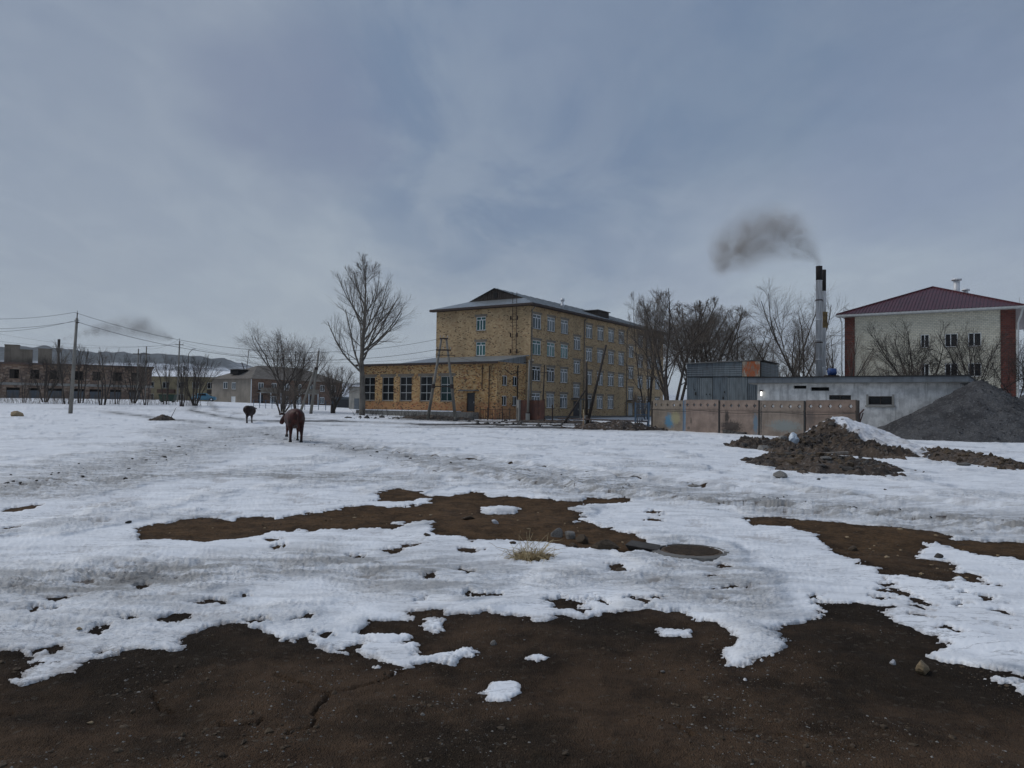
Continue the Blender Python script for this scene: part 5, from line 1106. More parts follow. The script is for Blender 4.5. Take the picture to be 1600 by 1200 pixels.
def csec(x, w, z0, z1): return [(x, -w, z0), (x, w, z0), (x, w*1.02, (z0+z1)/2), (x, w*.93, z1), (x, -w*.93, z1), (x, -w*1.02, (z0+z1)/2)]
loft([csec(-2.05, .70, .35, .72), csec(-1.9, .80, .25, .88), csec(-1.0, .82, .22, .95), csec(1.1, .82, .22, .93), csec(1.9, .8, .25, .85), csec(2.05, .68, .35, .65)], 'body', M['car_blue'], t)
cbn = loft([csec(-1.55, .68, .93, .96), csec(-1.1, .68, .92, 1.42), csec(.3, .68, .92, 1.45), csec(1.0, .68, .92, .96)], 'cabin', M['car_blue'], t)
for s_ in (-1, 1): MB().box(-1.0, .35, s_*.70-.01, s_*.70+.01, 1.02, 1.36).build('side_window', M['glass_dark'], cbn)
for x in (-1.3, 1.3):
    for s_ in (-1, 1):
        w_ = MB().tube([(x, s_*.66, .31), (x, s_*.84, .31)], .31, 14).build('wheel', M['rubber'], t); MB().tube([(x, s_*.842, .31), (x, s_*.86, .31)], .18, 10).build('rim', M['steel'], w_)
for s_ in (-1, 1): MB().box(2.0, 2.07, s_*.55-.12, s_*.55+.12, .55, .68).build('headlight', M['white_paint'], t)
# ------------------------------------------------------------------ trees
def tubes(P, R, s):
    """P (N,k,3) polylines, R (N,k) radii -> verts, faces"""
    N, k, _ = P.shape; T = np.gradient(P, axis=1); T /= np.linalg.norm(T, axis=2, keepdims=True)+1e-9
    ref = np.where(np.abs(T[..., 2:3]) > .9, np.array([1., 0, 0]), np.array([0, 0, 1.])); U = np.cross(T, ref); U /= np.linalg.norm(U, axis=2, keepdims=True)+1e-9; B = np.cross(T, U)
    a = np.arange(s)*2*PI/s; V = P[:, :, None, :]+R[:, :, None, None]*(U[:, :, None, :]*np.cos(a)[None, None, :, None]+B[:, :, None, :]*np.sin(a)[None, None, :, None])
    n = np.arange(N)[:, None, None]*k*s; i = np.arange(k-1)[None, :, None]*s; j = np.arange(s)[None, None, :]; j2 = (j+1) % s
    Fc = np.stack([n+i+j, n+i+j2, n+i+s+j2, n+i+s+j], -1); return V.reshape(-1, 3), Fc.reshape(-1, 4)
def children(rs, P, R, n, t0, t1, ang, jit, Lf, k, rr_, trop, wob, rmin):
    N, kk, _ = P.shape; pi = np.repeat(np.arange(N), n); Mn = len(pi); tt = t0+(t1-t0)*((np.tile(np.arange(n), N)+rs.uniform(0, 1, Mn))/n)
    f = tt*(kk-1); i0 = np.minimum(f.astype(int), kk-2); fr = (f-i0)[:, None]
    st = P[pi, i0]*(1-fr)+P[pi, i0+1]*fr; T = P[pi, i0+1]-P[pi, i0]; T /= np.linalg.norm(T, axis=1, keepdims=True)+1e-9
    pr = R[pi, i0]*(1-fr[:, 0])+R[pi, i0+1]*fr[:, 0]
    A = rs.normal(size=(Mn, 3)); A -= (A*T).sum(1, keepdims=True)*T; A /= np.linalg.norm(A, axis=1, keepdims=True)+1e-9
    an = np.radians(ang+jit*rs.normal(size=Mn))[:, None]; D = T*np.cos(an)+A*np.sin(an)
    PL = np.linalg.norm(np.diff(P, axis=1), axis=2).sum(1)[pi]; L = PL*Lf(tt)*rs.uniform(.7, 1.2, Mn)
    Q = np.zeros((Mn, k, 3)); Q[:, 0] = st; d = D; 
    for j in range(1, k):
        d = d+rs.normal(size=(Mn, 3))*wob+np.array([0, 0, trop]); d /= np.linalg.norm(d, axis=1, keepdims=True)+1e-9; Q[:, j] = Q[:, j-1]+d*(L/(k-1))[:, None]
    r0 = np.maximum(pr*rr_, rmin); RR = r0[:, None]*np.linspace(1, .35, k)[None]; return Q, np.maximum(RR, rmin*.7)
def tree_meshes(seed, kind, h):
    rs = np.random.RandomState(seed); tw = .0045+.00022*h
    if kind == 'poplar':
        k = 12; z = np.linspace(0, 1, k); P = np.stack([np.cumsum(rs.normal(0, .0025, k))*h, np.cumsum(rs.normal(0, .0025, k))*h, z*h*.93], -1)[None]; R = (.023*h*(1-z)**.8+.006)[None]*.85
        L1 = children(rs, P, R, 28, .25, .95, 46, 7, lambda t: .55*(1.03-t)**.62, 10, .48, .075, .05, .025)
        L2 = children(rs, *L1, 9, .2, .95, 32, 9, lambda t: .55*(1.12-t*.85), 6, .42, .07, .09, .016)
        L3 = children(rs, *L2, 6, .15, .95, 32, 10, lambda t: .6*(1.15-t*.6), 4, .5, .07, .10, tw); L4 = children(rs, *L3, 2, .15, .9, 26, 10, lambda t: .6+0*t, 3, .6, .05, .12, tw*.8)
    elif kind == 'round':
        k = 5; z = np.linspace(0, 1, k); P = np.stack([np.cumsum(rs.normal(0, .01, k))*h, np.cumsum(rs.normal(0, .01, k))*h, z*h*.34], -1)[None]; R = (.020*h*(1-.35*z))[None]
        L1 = children(rs, P, R, 9, .45, 1.0, 34, 12, lambda t: 1.75+0*t, 10, .48, .045, .08, .035)
        L2 = children(rs, *L1, 11, .2, .97, 40, 11, lambda t: .52*(1.2-t*.8), 7, .42, .05, .11, .018)
        L3 = children(rs, *L2, 7, .15, .97, 36, 12, lambda t: .58*(1.2-t*.6), 4, .55, .04, .12, tw); L4 = children(rs, *L3, 4, .15, .95, 30, 12, lambda t: .6+0*t, 3, .6, .03, .14, tw*.8)
    elif kind == 'fan':      # several slender upswept stems
        N = 5; k = 11; a = rs.uniform(0, 2*PI, N); P = np.zeros((N, k, 3)); d = np.stack([np.cos(a)*.22, np.sin(a)*.22, np.ones(N)], -1)
        P[:, 0, :2] = .02*h*np.stack([np.cos(a), np.sin(a)], -1)
        for j in range(1, k): d = d+rs.normal(size=(N, 3))*.05; d /= np.linalg.norm(d, axis=1, keepdims=True); P[:, j] = P[:, j-1]+d*h*rs.uniform(.88, 1.0, N)[:, None]/(k-1)
        R = .0105*h*np.linspace(1, .15, k)[None].repeat(N, 0)
        L1 = children(rs, P, R, 10, .22, .95, 38, 9, lambda t: .58*(1.08-t), 8, .45, .06, .08, .022)
        L2 = children(rs, *L1, 8, .15, .95, 34, 10, lambda t: .60*(1.12-t*.8), 5, .42, .06, .10, .013)
        L3 = children(rs, *L2, 5, .15, .95, 34, 11, lambda t: .60+0*t, 4, .5, .05, .11, tw); L4 = children(rs, *L3, 3, .1, .9, 28, 10, lambda t: .65+0*t, 3, .6, .04, .12, tw*.8)
    elif kind == 'sapling':  # a few thin upright stems
        N = 4; k = 8; a = rs.uniform(0, 2*PI, N); P = np.zeros((N, k, 3)); d = np.stack([np.cos(a)*.13, np.sin(a)*.13, np.ones(N)], -1)
        P[:, 0, :2] = .06*h*np.stack([np.cos(a), np.sin(a)], -1)*rs.uniform(.2, 1, N)[:, None]
        for j in range(1, k): d = d+rs.normal(size=(N, 3))*.06; d /= np.linalg.norm(d, axis=1, keepdims=True); P[:, j] = P[:, j-1]+d*h*rs.uniform(.75, .97, N)[:, None]/(k-1)
        R = .011*h*np.linspace(1, .2, k)[None].repeat(N, 0)
        L1 = children(rs, P, R, 8, .3, .95, 30, 9, lambda t: .5*(1.1-t*.9), 7, .5, .07, .09, .013)
        L2 = children(rs, *L1, 5, .12, .93, 28, 9, lambda t: .6*(1.1-t*.6), 5, .55, .06, .10, tw); L3 = children(rs, *L2, 4, .12, .9, 26, 9, lambda t: .6+0*t, 3, .6, .05, .11, tw*.8); L4 = None
    else:                    # 'bush': many stems spreading like a vase
        N = 9; k = 8; a = rs.uniform(0, 2*PI, N); sp = rs.uniform(.1, .55, N); P = np.zeros((N, k, 3)); d = np.stack([np.cos(a)*sp, np.sin(a)*sp, np.ones(N)], -1)
        P[:, 0, :2] = .05*h*np.stack([np.cos(a), np.sin(a)], -1)*rs.uniform(.2, 1, N)[:, None]
        for j in range(1, k): d = d+rs.normal(size=(N, 3))*.07; d /= np.linalg.norm(d, axis=1, keepdims=True); P[:, j] = P[:, j-1]+d*h*rs.uniform(.7, .95, N)[:, None]/(k-1)
        R = .012*h*np.linspace(1, .2, k)[None].repeat(N, 0)
        L1 = children(rs, P, R, 6, .18, .93, 26, 9, lambda t: .62*(1.1-t*.9), 7, .5, .06, .09, .015)
        L2 = children(rs, *L1, 6, .12, .93, 26, 9, lambda t: .62*(1.1-t*.6), 5, .55, .06, .10, tw*1.2)
        L3 = children(rs, *L2, 5, .12, .9, 25, 9, lambda t: .62+0*t, 4, .6, .05, .11, tw); L4 = None
    def join(parts):
        Vs, Fs, off = [], [], 0
        for (P_, R_), s in parts:
            v, f = tubes(P_, R_, s); Vs.append(v); Fs.append(f+off); off += len(v)
        return np.vstack(Vs), np.vstack(Fs)
    tr = join([((P, R), 9), (L1, 5)]); cr = join([(L2, 4), (L3, 3)]+([(L4, 3)] if L4 is not None else []))
    return tr, cr
BARK = {'poplar': ('pale_bark', 'twig_grey'), 'round': ('brown_bark', 'twig_grey'), 'fan': ('brown_bark', 'twig_brown'), 'bush': ('brown_bark', 'twig_brown'), 'sapling': ('brown_bark', 'twig_brown')}
protos = {}
def tree(u, vb, vt, Y, kind, seed, label, name='bare_tree', group=None, wide=1.0, mats=None, cat='tree', rot=None, dz=0.0, dark=False):
    p = at(u, vb, Y); g = tz(p.x, p.y)+dz; h = at(u, vt, Y).z-g
    key = (kind, seed, dark)
    if key not in protos:
        hp = h; tr, cr = tree_meshes(seed, kind, hp); b, w = mats or BARK[kind]
        zmax = cr[0][:, 2].max(); k = hp/zmax
        protos[key] = (npmesh('trunk', tr[0]*k, tr[1], M[b]), npmesh('crown', cr[0]*k, cr[1], M[w]), hp)
    mt, mc, hp = protos[key]; t = thing(name, label, cat, (p.x, p.y, g-.1), rnd.uniform(0, 6.28) if rot is None else rot, group)
    s = h/hp; t.scale = (s*wide, s*wide, s); link('trunk', mt, t); link('crown', mc, t); return t
T1 = tree(565, 650, 394, 92, 'poplar', 8, 'tall bare poplar with upswept pale limbs at the left end of the hall', 'poplar_tree', rot=.6, wide=.95)
GB = 'bare trees behind the grey house yard'
tree(440, 645, 497, 97, 'round', 21, 'big round bare tree with whitewashed foot before the grey house', wide=1.15, group=GB, rot=1.0)
tree(462, 645, 512, 101, 'round', 22, 'bare tree just right of the biggest round one, crowns merging', wide=1.0, group=GB)
for u, Y in ((437.5, 96.6), (451, 97.5)):
    pass
tree(518, 645, 565, 96, 'bush', 31, 'small rounded bare tree right of the strutted pole', wide=1.2, group=GB)
tree(440, 650, 596, 86, 'bush', 32, 'low bushy bare tree in front of the big round tree', wide=1.1, group=GB)
# right of the school
GR = 'tall bare trees between the school and the metal shed'
tree(1010, 655, 452, 100, 'fan', 41, 'slender bare tree in front of the far end of the school', group=GR, wide=.55)
tree(1050, 650, 447, 88, 'fan', 42, 'tallest dense bare tree left of the metal shed', group=GR, wide=1.25)
tree(1085, 650, 465, 95, 'fan', 44, 'dense bare tree rising directly behind the left edge of the shed', group=GR, wide=1.3, rot=2.0)
tree(1118, 650, 463, 92, 'fan', 43, 'bare tree above the middle of the metal shed', group=GR, wide=1.3, rot=.4)
tree(1160, 650, 497, 100, 'fan', 42, 'shorter bare tree at the right of the shed clump', group=GR, wide=1.15, rot=4.0)
tree(1213, 650, 530, 105, 'bush', 33, 'low bare tree right of the metal shed roof', group=GR, wide=1.2)
tree(1250, 650, 431, 84, 'round', 23, 'large bare tree directly behind the steel smokestacks', wide=.95, rot=2.6)
tree(1302, 650, 500, 80, 'bush', 34, 'thin bare tree between the smokestacks and the red roofed building', wide=.8)
t = tree(998, 664, 605, 63, 'bush', 35, 'small pollarded tree with whitewashed trunk by the blue gate', 'pollard_tree', wide=.5)
tp_ = t
# in front of the red roofed building
GW = 'dark bare trees before the red roofed building'
tree(1434, 650, 485, 62, 'round', 46, 'dark spreading bare tree left before the cream wall', group=GW, wide=1.0, mats=('brown_bark', 'twig_dark'), dark=True)
tree(1519, 650, 492, 58, 'round', 47, 'dark bare tree between the cream wall windows', group=GW, wide=.8, mats=('brown_bark', 'twig_dark'), dark=True)
tree(1596, 650, 500, 55, 'round', 46, 'dark bare tree cut off by the right edge of the photo', group=GW, wide=.8, rot=2.0, dark=True)
tree(1405, 650, 555, 60, 'bush', 37, 'low dark bush showing over the boiler house roof', group=GW, wide=.8, rot=1.0, dark=True)
# row of bushes at the left
GL = 'row of many stemmed bare trees along the derelict block'
rowdef = [(-8, 632, 560, 'sapling', 38, 'leftmost bare tree of the row, at the photo edge'), (37, 632, 573, 'sapling', 39, 'thin bare stems before the first garage door'), (70, 632, 552, 'bush', 38, 'dark bare tree beneath the third roof shaft'),
 (103, 632, 530, 'sapling', 39, 'tall bare tree directly behind the lone concrete pole'), (126, 632, 532, 'sapling', 38, 'tall bare tree just right of the lone concrete pole'), (158, 632, 540, 'sapling', 41, 'bare tree at the right end of the garage doors'),
 (183, 633, 570, 'sapling', 40, 'small bare tree right of the garage doors'), (208, 634, 546, 'bush', 40, 'broad bare tree in front of the twin poles'), (228, 634, 566, 'sapling', 39, 'bare tree just right of the twin poles'), (258, 635, 550, 'sapling', 41, 'bare tree over the green container'),
 (284, 636, 560, 'sapling', 40, 'bare tree beneath the street lamp'), (305, 637, 548, 'bush', 40, 'rightmost tall bare tree of the row, beside the blue car')]
for i, (u, vb, vt, k, sd, lab) in enumerate(rowdef):
    tree(u, vb, vt, 104+(i*7 % 5)*2.0, k, sd, lab, group=GL, wide=(.9 if k == 'sapling' else .62)+.08*(i % 3), rot=i*1.3, mats=('brown_bark', 'twig_dark' if sd in (38, 40) else 'twig_brown'))
# hedge / scrub by the terrace and along the row
def scrub(name, pts, n, hmin, hmax, label, mat, seed, r=.006):
    rs_ = np.random.RandomState(seed); P = []; 
    for _ in range(n):
        k = rs_.randint(len(pts)-1); t_ = rs_.rand(); a = np.array(pts[k]); b = np.array(pts[k+1]); q = a+(b-a)*t_+rs_.normal(0, .35, 2); h = rs_.uniform(hmin, hmax)
        z = tz(q[0], q[1]); d = np.array([rs_.normal(0, .25), rs_.normal(0, .25), 1]); p0 = np.array([q[0], q[1], z-.05]); P.append([p0, p0+d*h*.5+rs_.normal(0, .05, 3), p0+d*h+rs_.normal(0, .15, 3)])
    P = np.array(P); R = np.tile(np.array([1, .8, .4])*r, (n, 1)); L1 = children(rs_, P, R, 4, .2, .95, 35, 10, lambda t: .5*(1.2-t), 3, .7, .03, .1, r*.7)
    v, f = tubes(P, R, 3); v2, f2 = tubes(*L1, 3)
    return tag(link(name, npmesh(name, np.vstack([v, v2]), np.vstack([f, f2+len(v)]), M[mat])), label, 'scrub', kind='stuff')
g2 = lambda u, Y: (at(u, 640, Y).x, Y)
scrub('scrub', [g2(555, 90), g2(640, 88), g2(700, 84)], 170, .3, 1.0, 'low bare brushwood along the terrace wall of the hall', 'twig_dark', 3, .012)
scrub('scrub', [g2(-20, 106), g2(120, 106), g2(320, 108)], 420, .5, 2.2, 'dry weeds and thin saplings along the foot of the tree row', 'twig_brown', 4, .014)
scrub('scrub', [g2(720, 82), g2(800, 82)], 60, .4, 1.0, 'dry stalks beside the hall steps', 'twig_dark', 6, .010)
# ------------------------------------------------------------------ heaps
def heap(name, cx, cy, rx, ry, h, mat, seed, rough, label, cat, n=90, ridge=None, snowf=None, rot=0.0, power=1.0, smooth=False, wobf=.3):
    g = np.linspace(-1.5, 1.5, n); GX, GY = np.meshgrid(g, g, indexing='ij'); r = np.sqrt(GX**2+GY**2)
    ca, sa = math.cos(rot), math.sin(rot); X = cx+(GX*rx*ca-GY*ry*sa); Y = cy+(GX*rx*sa+GY*ry*ca)
    wob = 1+wobf*fbm(GX*1.9+seed, GY*1.9, 5, seed, .6); rr_ = r*wob
    Z = h*np.clip(1-rr_, 0, 1)**power
    if ridge is not None: Z = Z*(1-.0)+ridge(GX, GY)
    Zn = rough*(fbm(X*1.6, Y*1.6, 5, seed+3, .62)+.5*np.abs(fbm(X*5, Y*5, 3, seed+5)))*np.clip((1.1-rr_)*4, 0, 1)
    if snowf: Zn = Zn*(1-.8*np.clip(snowf(GX, GY, Z, X, Y)-.3, 0, 1))
    if snowf: Z = Z+.14*h*np.clip(snowf(GX, GY, Z, X, Y)-.3, 0, 1)*np.clip((1.0-rr_)*4, 0, 1)
    Z = terr(X, Y)+np.where(rr_ < 1.08, Z+Zn+.0, -.15); Z = np.where(rr_ > 1.0, Z-.35*np.clip((rr_-1)*8, 0, 1), Z)
    sn = snowf(GX, GY, Z, X, Y) if snowf else np.zeros(X.shape)
    V = np.stack([X-cx, Y-cy, Z], -1).reshape(-1, 3); Fh = gridfaces(n, n, False); Fh = Fh[:, ::-1]
    me = npmesh(name, V, Fh, mat, smooth, {'snowy': sn.ravel()}); o = link(name, me, None, (cx, cy, 0)); tag(o, label, cat)
    def zat(x, y):
        gx = ((x-cx)*ca+(y-cy)*sa)/rx; gy = (-(x-cx)*sa+(y-cy)*ca)/ry
        i = int(np.clip((gx+1.5)/3.0*(n-1), 0, n-1)); j = int(np.clip((gy+1.5)/3.0*(n-1), 0, n-1)); return float(Z[i, j])
    return o, zat
gx0 = at(1532, 640, 48.0)
_, zgr = heap('gravel_heap', gx0.x, 48.2, 6.6, 6.4, 3.75, M['gravel'], 5, .12, 'big conical heap of dark grey gravel beside the boiler house', 'gravel heap', n=150, power=1.05, smooth=True, wobf=.06)
g1 = at(1655, 640, 50); heap('gravel_heap', g1.x, 51, 6, 6, 3.6, M['gravel'], 8, .12, 'second dark gravel heap half out of the photo at the right edge', 'gravel heap', n=90, smooth=True, wobf=.06)
# gravel stones on the heap
P = []
for _ in range(3800):
    a = rnd.uniform(PI*.9, PI*2.1); r = rnd.random()**.6*6.5; x = gx0.x+math.cos(a)*r; y = 48.2+math.sin(a)*r*.97; P.append((x, y, zgr(x, y)))
P = np.array(P); tag(link('gravel_stones', scatter('gravel_stones', 0, P, .02+.07*rs.uniform(0, 1, len(P))**3, M['gravel'], 33)), 'loose grey stones lying on the conical gravel heap', 'gravel', kind='stuff')
hc = at(1292, 640, 32.5); HX, HY = hc.x, 32.5
def snowf(GX, GY, Z, X, Y): return np.clip(sstep(GX*1.0+GY*.30, -.10, .16)*1.3+.24, 0, 1.2)
def ridge(GX, GY): return .74*np.exp(-((GX-.05)**2/.07+(GY-.12)**2/.10))+.45*np.exp(-((GX-.48)**2/.10+(GY-.10)**2/.09))
_, zh = heap('rubble_heap', HX+.45, HY, 3.85, 5.2, .55, M['rubble'], 12, .26, 'long heap of dark earth and rubble with snow on its right flank', 'rubble heap', n=170, snowf=snowf, ridge=ridge, power=.9)
hc2 = at(1265, 640, 22.5); _, zh2 = heap('rubble_spill', hc2.x+.3, 22.6, 1.9, 3.6, .26, M['rubble'], 15, .13, 'flat spill of muddy rubble running forward from the earth heap', 'rubble', n=110, power=.6, snowf=lambda GX, GY, Z, X, Y: .30+.1*GX)
P = []
for _ in range(1500):
    x = HX+rnd.gauss(-1.0, 1.8); y = HY+rnd.gauss(-1.8, 1.7)
    if rnd.random() < .35: x = hc2.x+.3+rnd.gauss(0, .9); y = 22.6+rnd.gauss(0, 1.7); z = zh2(x, y)
    else: z = zh(x, y)
    if z > .03 and x < HX+.5+rnd.gauss(0, .3): P.append((x, y, z))
P = np.array(P); mid = len(P)//2
tag(link('rubble_clods', scatter('rubble_clods', 0, P[:mid], .03+.13*rs.uniform(0, 1, mid)**3, M['stone_brown'], 41)), 'brown clods and small stones littering the earth heap', 'clods', kind='stuff')
tag(link('rubble_clods', scatter('rubble_clods', 0, P[mid:], .03+.12*rs.uniform(0, 1, len(P)-mid)**3, M['stone_dark'], 42)), 'dark clods scattered over the earth heap and its spill', 'clods', kind='stuff')
a_ = at(968, 668, 57.5); heap('dirty_snow_heap', a_.x, 58, 3.2, 2.2, .62, M['rubble'], 22, .16, 'low heap of dirty grey snow and twigs left of the panel fence', 'snow heap', n=80, snowf=lambda GX, GY, Z, X, Y: .36+0*GX, power=.7)
a_ = at(254, 650, 62); heap('dirt_heap', a_.x, 62, 1.0, 1.0, .5, M['rubble'], 25, .1, 'small grey dirt heap with a stick on the snow at the left', 'dirt heap', n=40)
tag(MB().tube([(0, 0, 0), (.45, .1, 1.0)], [.03, .015], 5).build('stick', M['wood_dark'], None, loc=(a_.x+.6, 62, .2)), 'thin stick poking out of the small grey dirt heap', 'stick')
a_ = at(870, 656, 80); heap('soil_bank', a_.x, 79, 4.5, 2.0, .25, M['rubble'], 27, .1, 'brown muddy bank before the rusty gate and wooden poles', 'soil bank', n=60, power=.6)
a_ = at(660, 652, 82); heap('soil_bank', a_.x+1, 83.5, 4.0, 1.5, .45, M['rubble'], 28, .12, 'muddy bank around the feet of the A shaped pole', 'soil bank', n=60, power=.6, snowf=lambda GX, GY, Z, X, Y: .3+0*GX)
# debris line to the right of the earth heap
l0 = gp(1425, 706); l1 = gp(1592, 734); dcx, dcy = (l0[0]+l1[0])/2, (l0[1]+l1[1])/2; dr = math.atan2(l1[1]-l0[1], l1[0]-l0[0])
_, zd = heap('debris_strip', dcx, dcy, math.dist(l0, l1)/2, .95, .30, M['rubble'], 31, .07, 'narrow strip of brown earth and rubble in the snow at the right', 'rubble', n=100, rot=dr, power=.55)
P = []
for _ in range(420):
    k = rnd.uniform(-1.1, 1.1); q = rnd.gauss(0, .45); x = dcx+math.cos(dr)*k*math.dist(l0, l1)/2-math.sin(dr)*q; y = dcy+math.sin(dr)*k*math.dist(l0, l1)/2+math.cos(dr)*q; P.append((x, y, max(zd(x, y), surf_z(x, y))+.01))
P = np.array(P); tag(link('debris_clods', scatter('debris_clods', 0, P, .025+.10*rs.uniform(0, 1, len(P))**3, M['stone_brown'], 45)), 'clods and brick bits along the narrow debris strip', 'clods', kind='stuff')
P = []
for _ in range(260):
    x = rnd.uniform(-17, 13); y = 62+abs(rnd.gauss(0, 9)) if x > -4 else rnd.uniform(76, 84); P.append((x, y, surf_z(x, y)))
P = np.array(P); tag(link('yard_rubble', scatter('yard_rubble', 0, P, .05+.30*rs.uniform(0, 1, len(P))**4, M['stone_dark'], 46)), 'lumps of frozen mud and rubble strewn before the hall and school', 'rubble', kind='stuff')
# ------------------------------------------------------------------ single stones and litter
def stone(u, v, wpx, mat, label, seed, flat=.65, name='stone', zfn=None, elong=1.0, Y=None, sink=.25, hpx=None):
    x, y = gp(u, v) if Y is None else (at(u, v, Y).x, Y)
    r = wpx/2*y/F; z = zfn(x, y) if zfn else surf_z(x, y)
    r_ = random.Random(seed); bm = bmesh.new(); bmesh.ops.create_icosphere(bm, subdivisions=2, radius=1)
    off = [Vector((r_.uniform(-1, 1), r_.uniform(-1, 1), r_.uniform(-1, 1))).normalized() for _ in range(9)]; cut = [r_.uniform(.42, .8) for _ in off]
    for vtx in bm.verts:
        for o, c in zip(off, cut):
            d = vtx.co.dot(o)
            if d > c: vtx.co -= o*(d-c)
        vtx.co *= 1+r_.uniform(-.03, .03)
    me = bpy.data.meshes.new(name); bm.to_mesh(me); bm.free(); me.materials.append(M[mat])
    o = link(name, me, None, (x, y, z+r*flat*(1-2*sink)*.7), (r_.uniform(-.2, .2), r_.uniform(-.2, .2), r_.uniform(-.6, .6))); o.scale = (r*1.15, r*elong, r*flat*1.1)
    return tag(o, label, 'stone')
stone(1440, 1050, 30, 'stone_tan', 'large tan stone lying alone on the dark earth at lower right', 1, .95, sink=.1)
stone(1395, 1037, 13, 'stone_white', 'small snow white pebble left of the large tan stone', 2, .8)
stone(770, 1006, 12, 'stone_grey', 'small grey stone on bare earth above the lone snow patch', 3, .9)
stone(774, 820, 15, 'stone_white', 'white stone on the brown earth left of the grey boulders', 4, .6)
stone(731, 813, 20, 'stone_brown', 'flat dark brown clod left of the white stone', 5, .4)
stone(872, 838, 22, 'stone_grey', 'rounded grey boulder at the left of the muddy stone group', 6, .9)
stone(889, 842, 18, 'stone_grey', 'upright pale boulder touching its rounded left neighbour', 7, 1.3)
stone(908, 850, 24, 'stone_brown', 'muddy brown boulder right of the two grey boulders', 8, .8)
stone(897, 858, 15, 'stone_brown', 'small brown stone at the foot of the boulders', 9, .7)
stone(946, 860, 46, 'stone_brown', 'broad muddy mound of earth between boulders and manhole', 10, .55, elong=.8)
stone(200, 820, 10, 'stone_dark', 'small dark stone on the snow left of the long brown patch', 11, .7)
stone(667, 840, 11, 'stone_brown', 'little brown stone at the snow edge left of centre', 12, .6)
stone(801, 851, 12, 'stone_brown', 'little stone at the snow edge above the grass tuft', 13, .6)
stone(1465, 876, 16, 'stone_dark', 'grey stone on the snow tongue at the right', 14, .6)
stone(1334, 860, 18, 'stone_brown', 'angular brown block lying on the right hand earth patch', 15, .6)
stone(1220, 748, 22, 'stone_grey', 'pale angular rock on the snow in front of the earth heap', 16, .6)
stone(27, 645, 17, 'stone_tan', 'tan concrete lump on the snow at the far left', 17, .8, Y=66)
stone(124, 940+45, 9, 'stone_tan', 'tiny tan stone on the dirty snow at lower left', 18, .6)
stone(141, 1125, 11, 'stone_tan', 'flat tan pebble on the dark foreground earth at left', 19, .5)
stone(885, 1180, 13, 'stone_brown', 'mossy brown pebble near the bottom centre', 20, .5)
stone(660, 1118, 9, 'stone_grey', 'flat grey pebble on the foreground earth below the snow finger', 23, .5)
stone(1036, 1050, 10, 'stone_grey', 'flat pale pebble on the earth right of centre', 24, .4)
stone(970, 893, 17, 'stone_brown', 'brown clod sunk in the snow below the manhole', 25, .6)
stone(1197, 695, 24, 'stone_grey', 'biggest pale boulder on the left slope of the earth heap', 26, .75, zfn=zh, Y=31.0)
stone(1220, 684, 18, 'stone_grey', 'second pale boulder above the biggest one on the heap', 27, .7, zfn=zh, Y=33.0)
stone(1240, 676, 12, 'stone_tan', 'yellowish stone above the plastic bag on the heap', 28, .8, zfn=zh, Y=33)
stone(1212, 716, 22, 'stone_brown', 'reddish brown block at the lower left of the heap', 29, .5, zfn=zh, Y=28.5)
stone(1290, 740, 20, 'stone_grey', 'pale slab at the tip of the rubble spill', 30, .5, zfn=zh2, Y=21.5)
stone(1320, 728, 16, 'stone_dark', 'dark stone on the right of the rubble spill', 31, .6, zfn=zh2, Y=23)
stone(1441, 713, 20, 'stone_grey', 'pale boulder at the left end of the debris strip', 32, .8, zfn=zd)
stone(1514, 716, 11, 'stone_grey', 'upright pale stone in the middle of the debris strip', 33, 1.3, zfn=zd)
stone(1506, 729, 22, 'stone_grey', 'flat pale slab on snow in front of the debris strip', 34, .35)
stone(1456, 711, 9, 'stone_brown', 'small brown stone beside the pale boulder of the strip', 35, .8, zfn=zd)
stone(1090, 761, 30, 'stone_grey', 'flat pinkish slab frozen in the snow right of centre', 36, .2)
for i, (u, v, w) in enumerate(((280, 700, 7), (258, 715, 8), (207, 719, 5), (129, 745, 7), (82, 740, 4), (10, 757, 8), (20, 756, 6), (31, 755, 6), (258, 689, 4), (328, 669, 6), (1327, 793, 8), (1335, 794, 8), (1279, 753, 7), (1383, 767, 6), (57, 752, 5))):
    o = stone(u, v, w, 'dung', 'dark lump of dung dropped on the trampled snow', 60+i, .55, name='dung'); o['category'] = 'dung'; o['group'] = 'lumps of dung on the snow'
labs = ['dung lump under the smaller cow track left', 'dung lump at the middle of the left track', 'tiny dung lump beside the left track', 'single dung lump on the clean snow at left', 'tiny dung lump between track and edge', 'leftmost dung lump of the group at the photo edge', 'second dung lump of the group at the photo edge', 'third dung lump of the group at the photo edge',
        'tiny dung lump highest on the left track', 'dung lump nearest behind the far cow', 'left one of two dark lumps on the right snow', 'right one of two dark lumps on the right snow', 'dark lump below the pale angular rock', 'dark lump alone on the smooth right snow', 'dung lump right of the group at the photo edge']
for o, l in zip([o for o in C.objects if o.name.startswith('dung')], labs): o['label'] = l
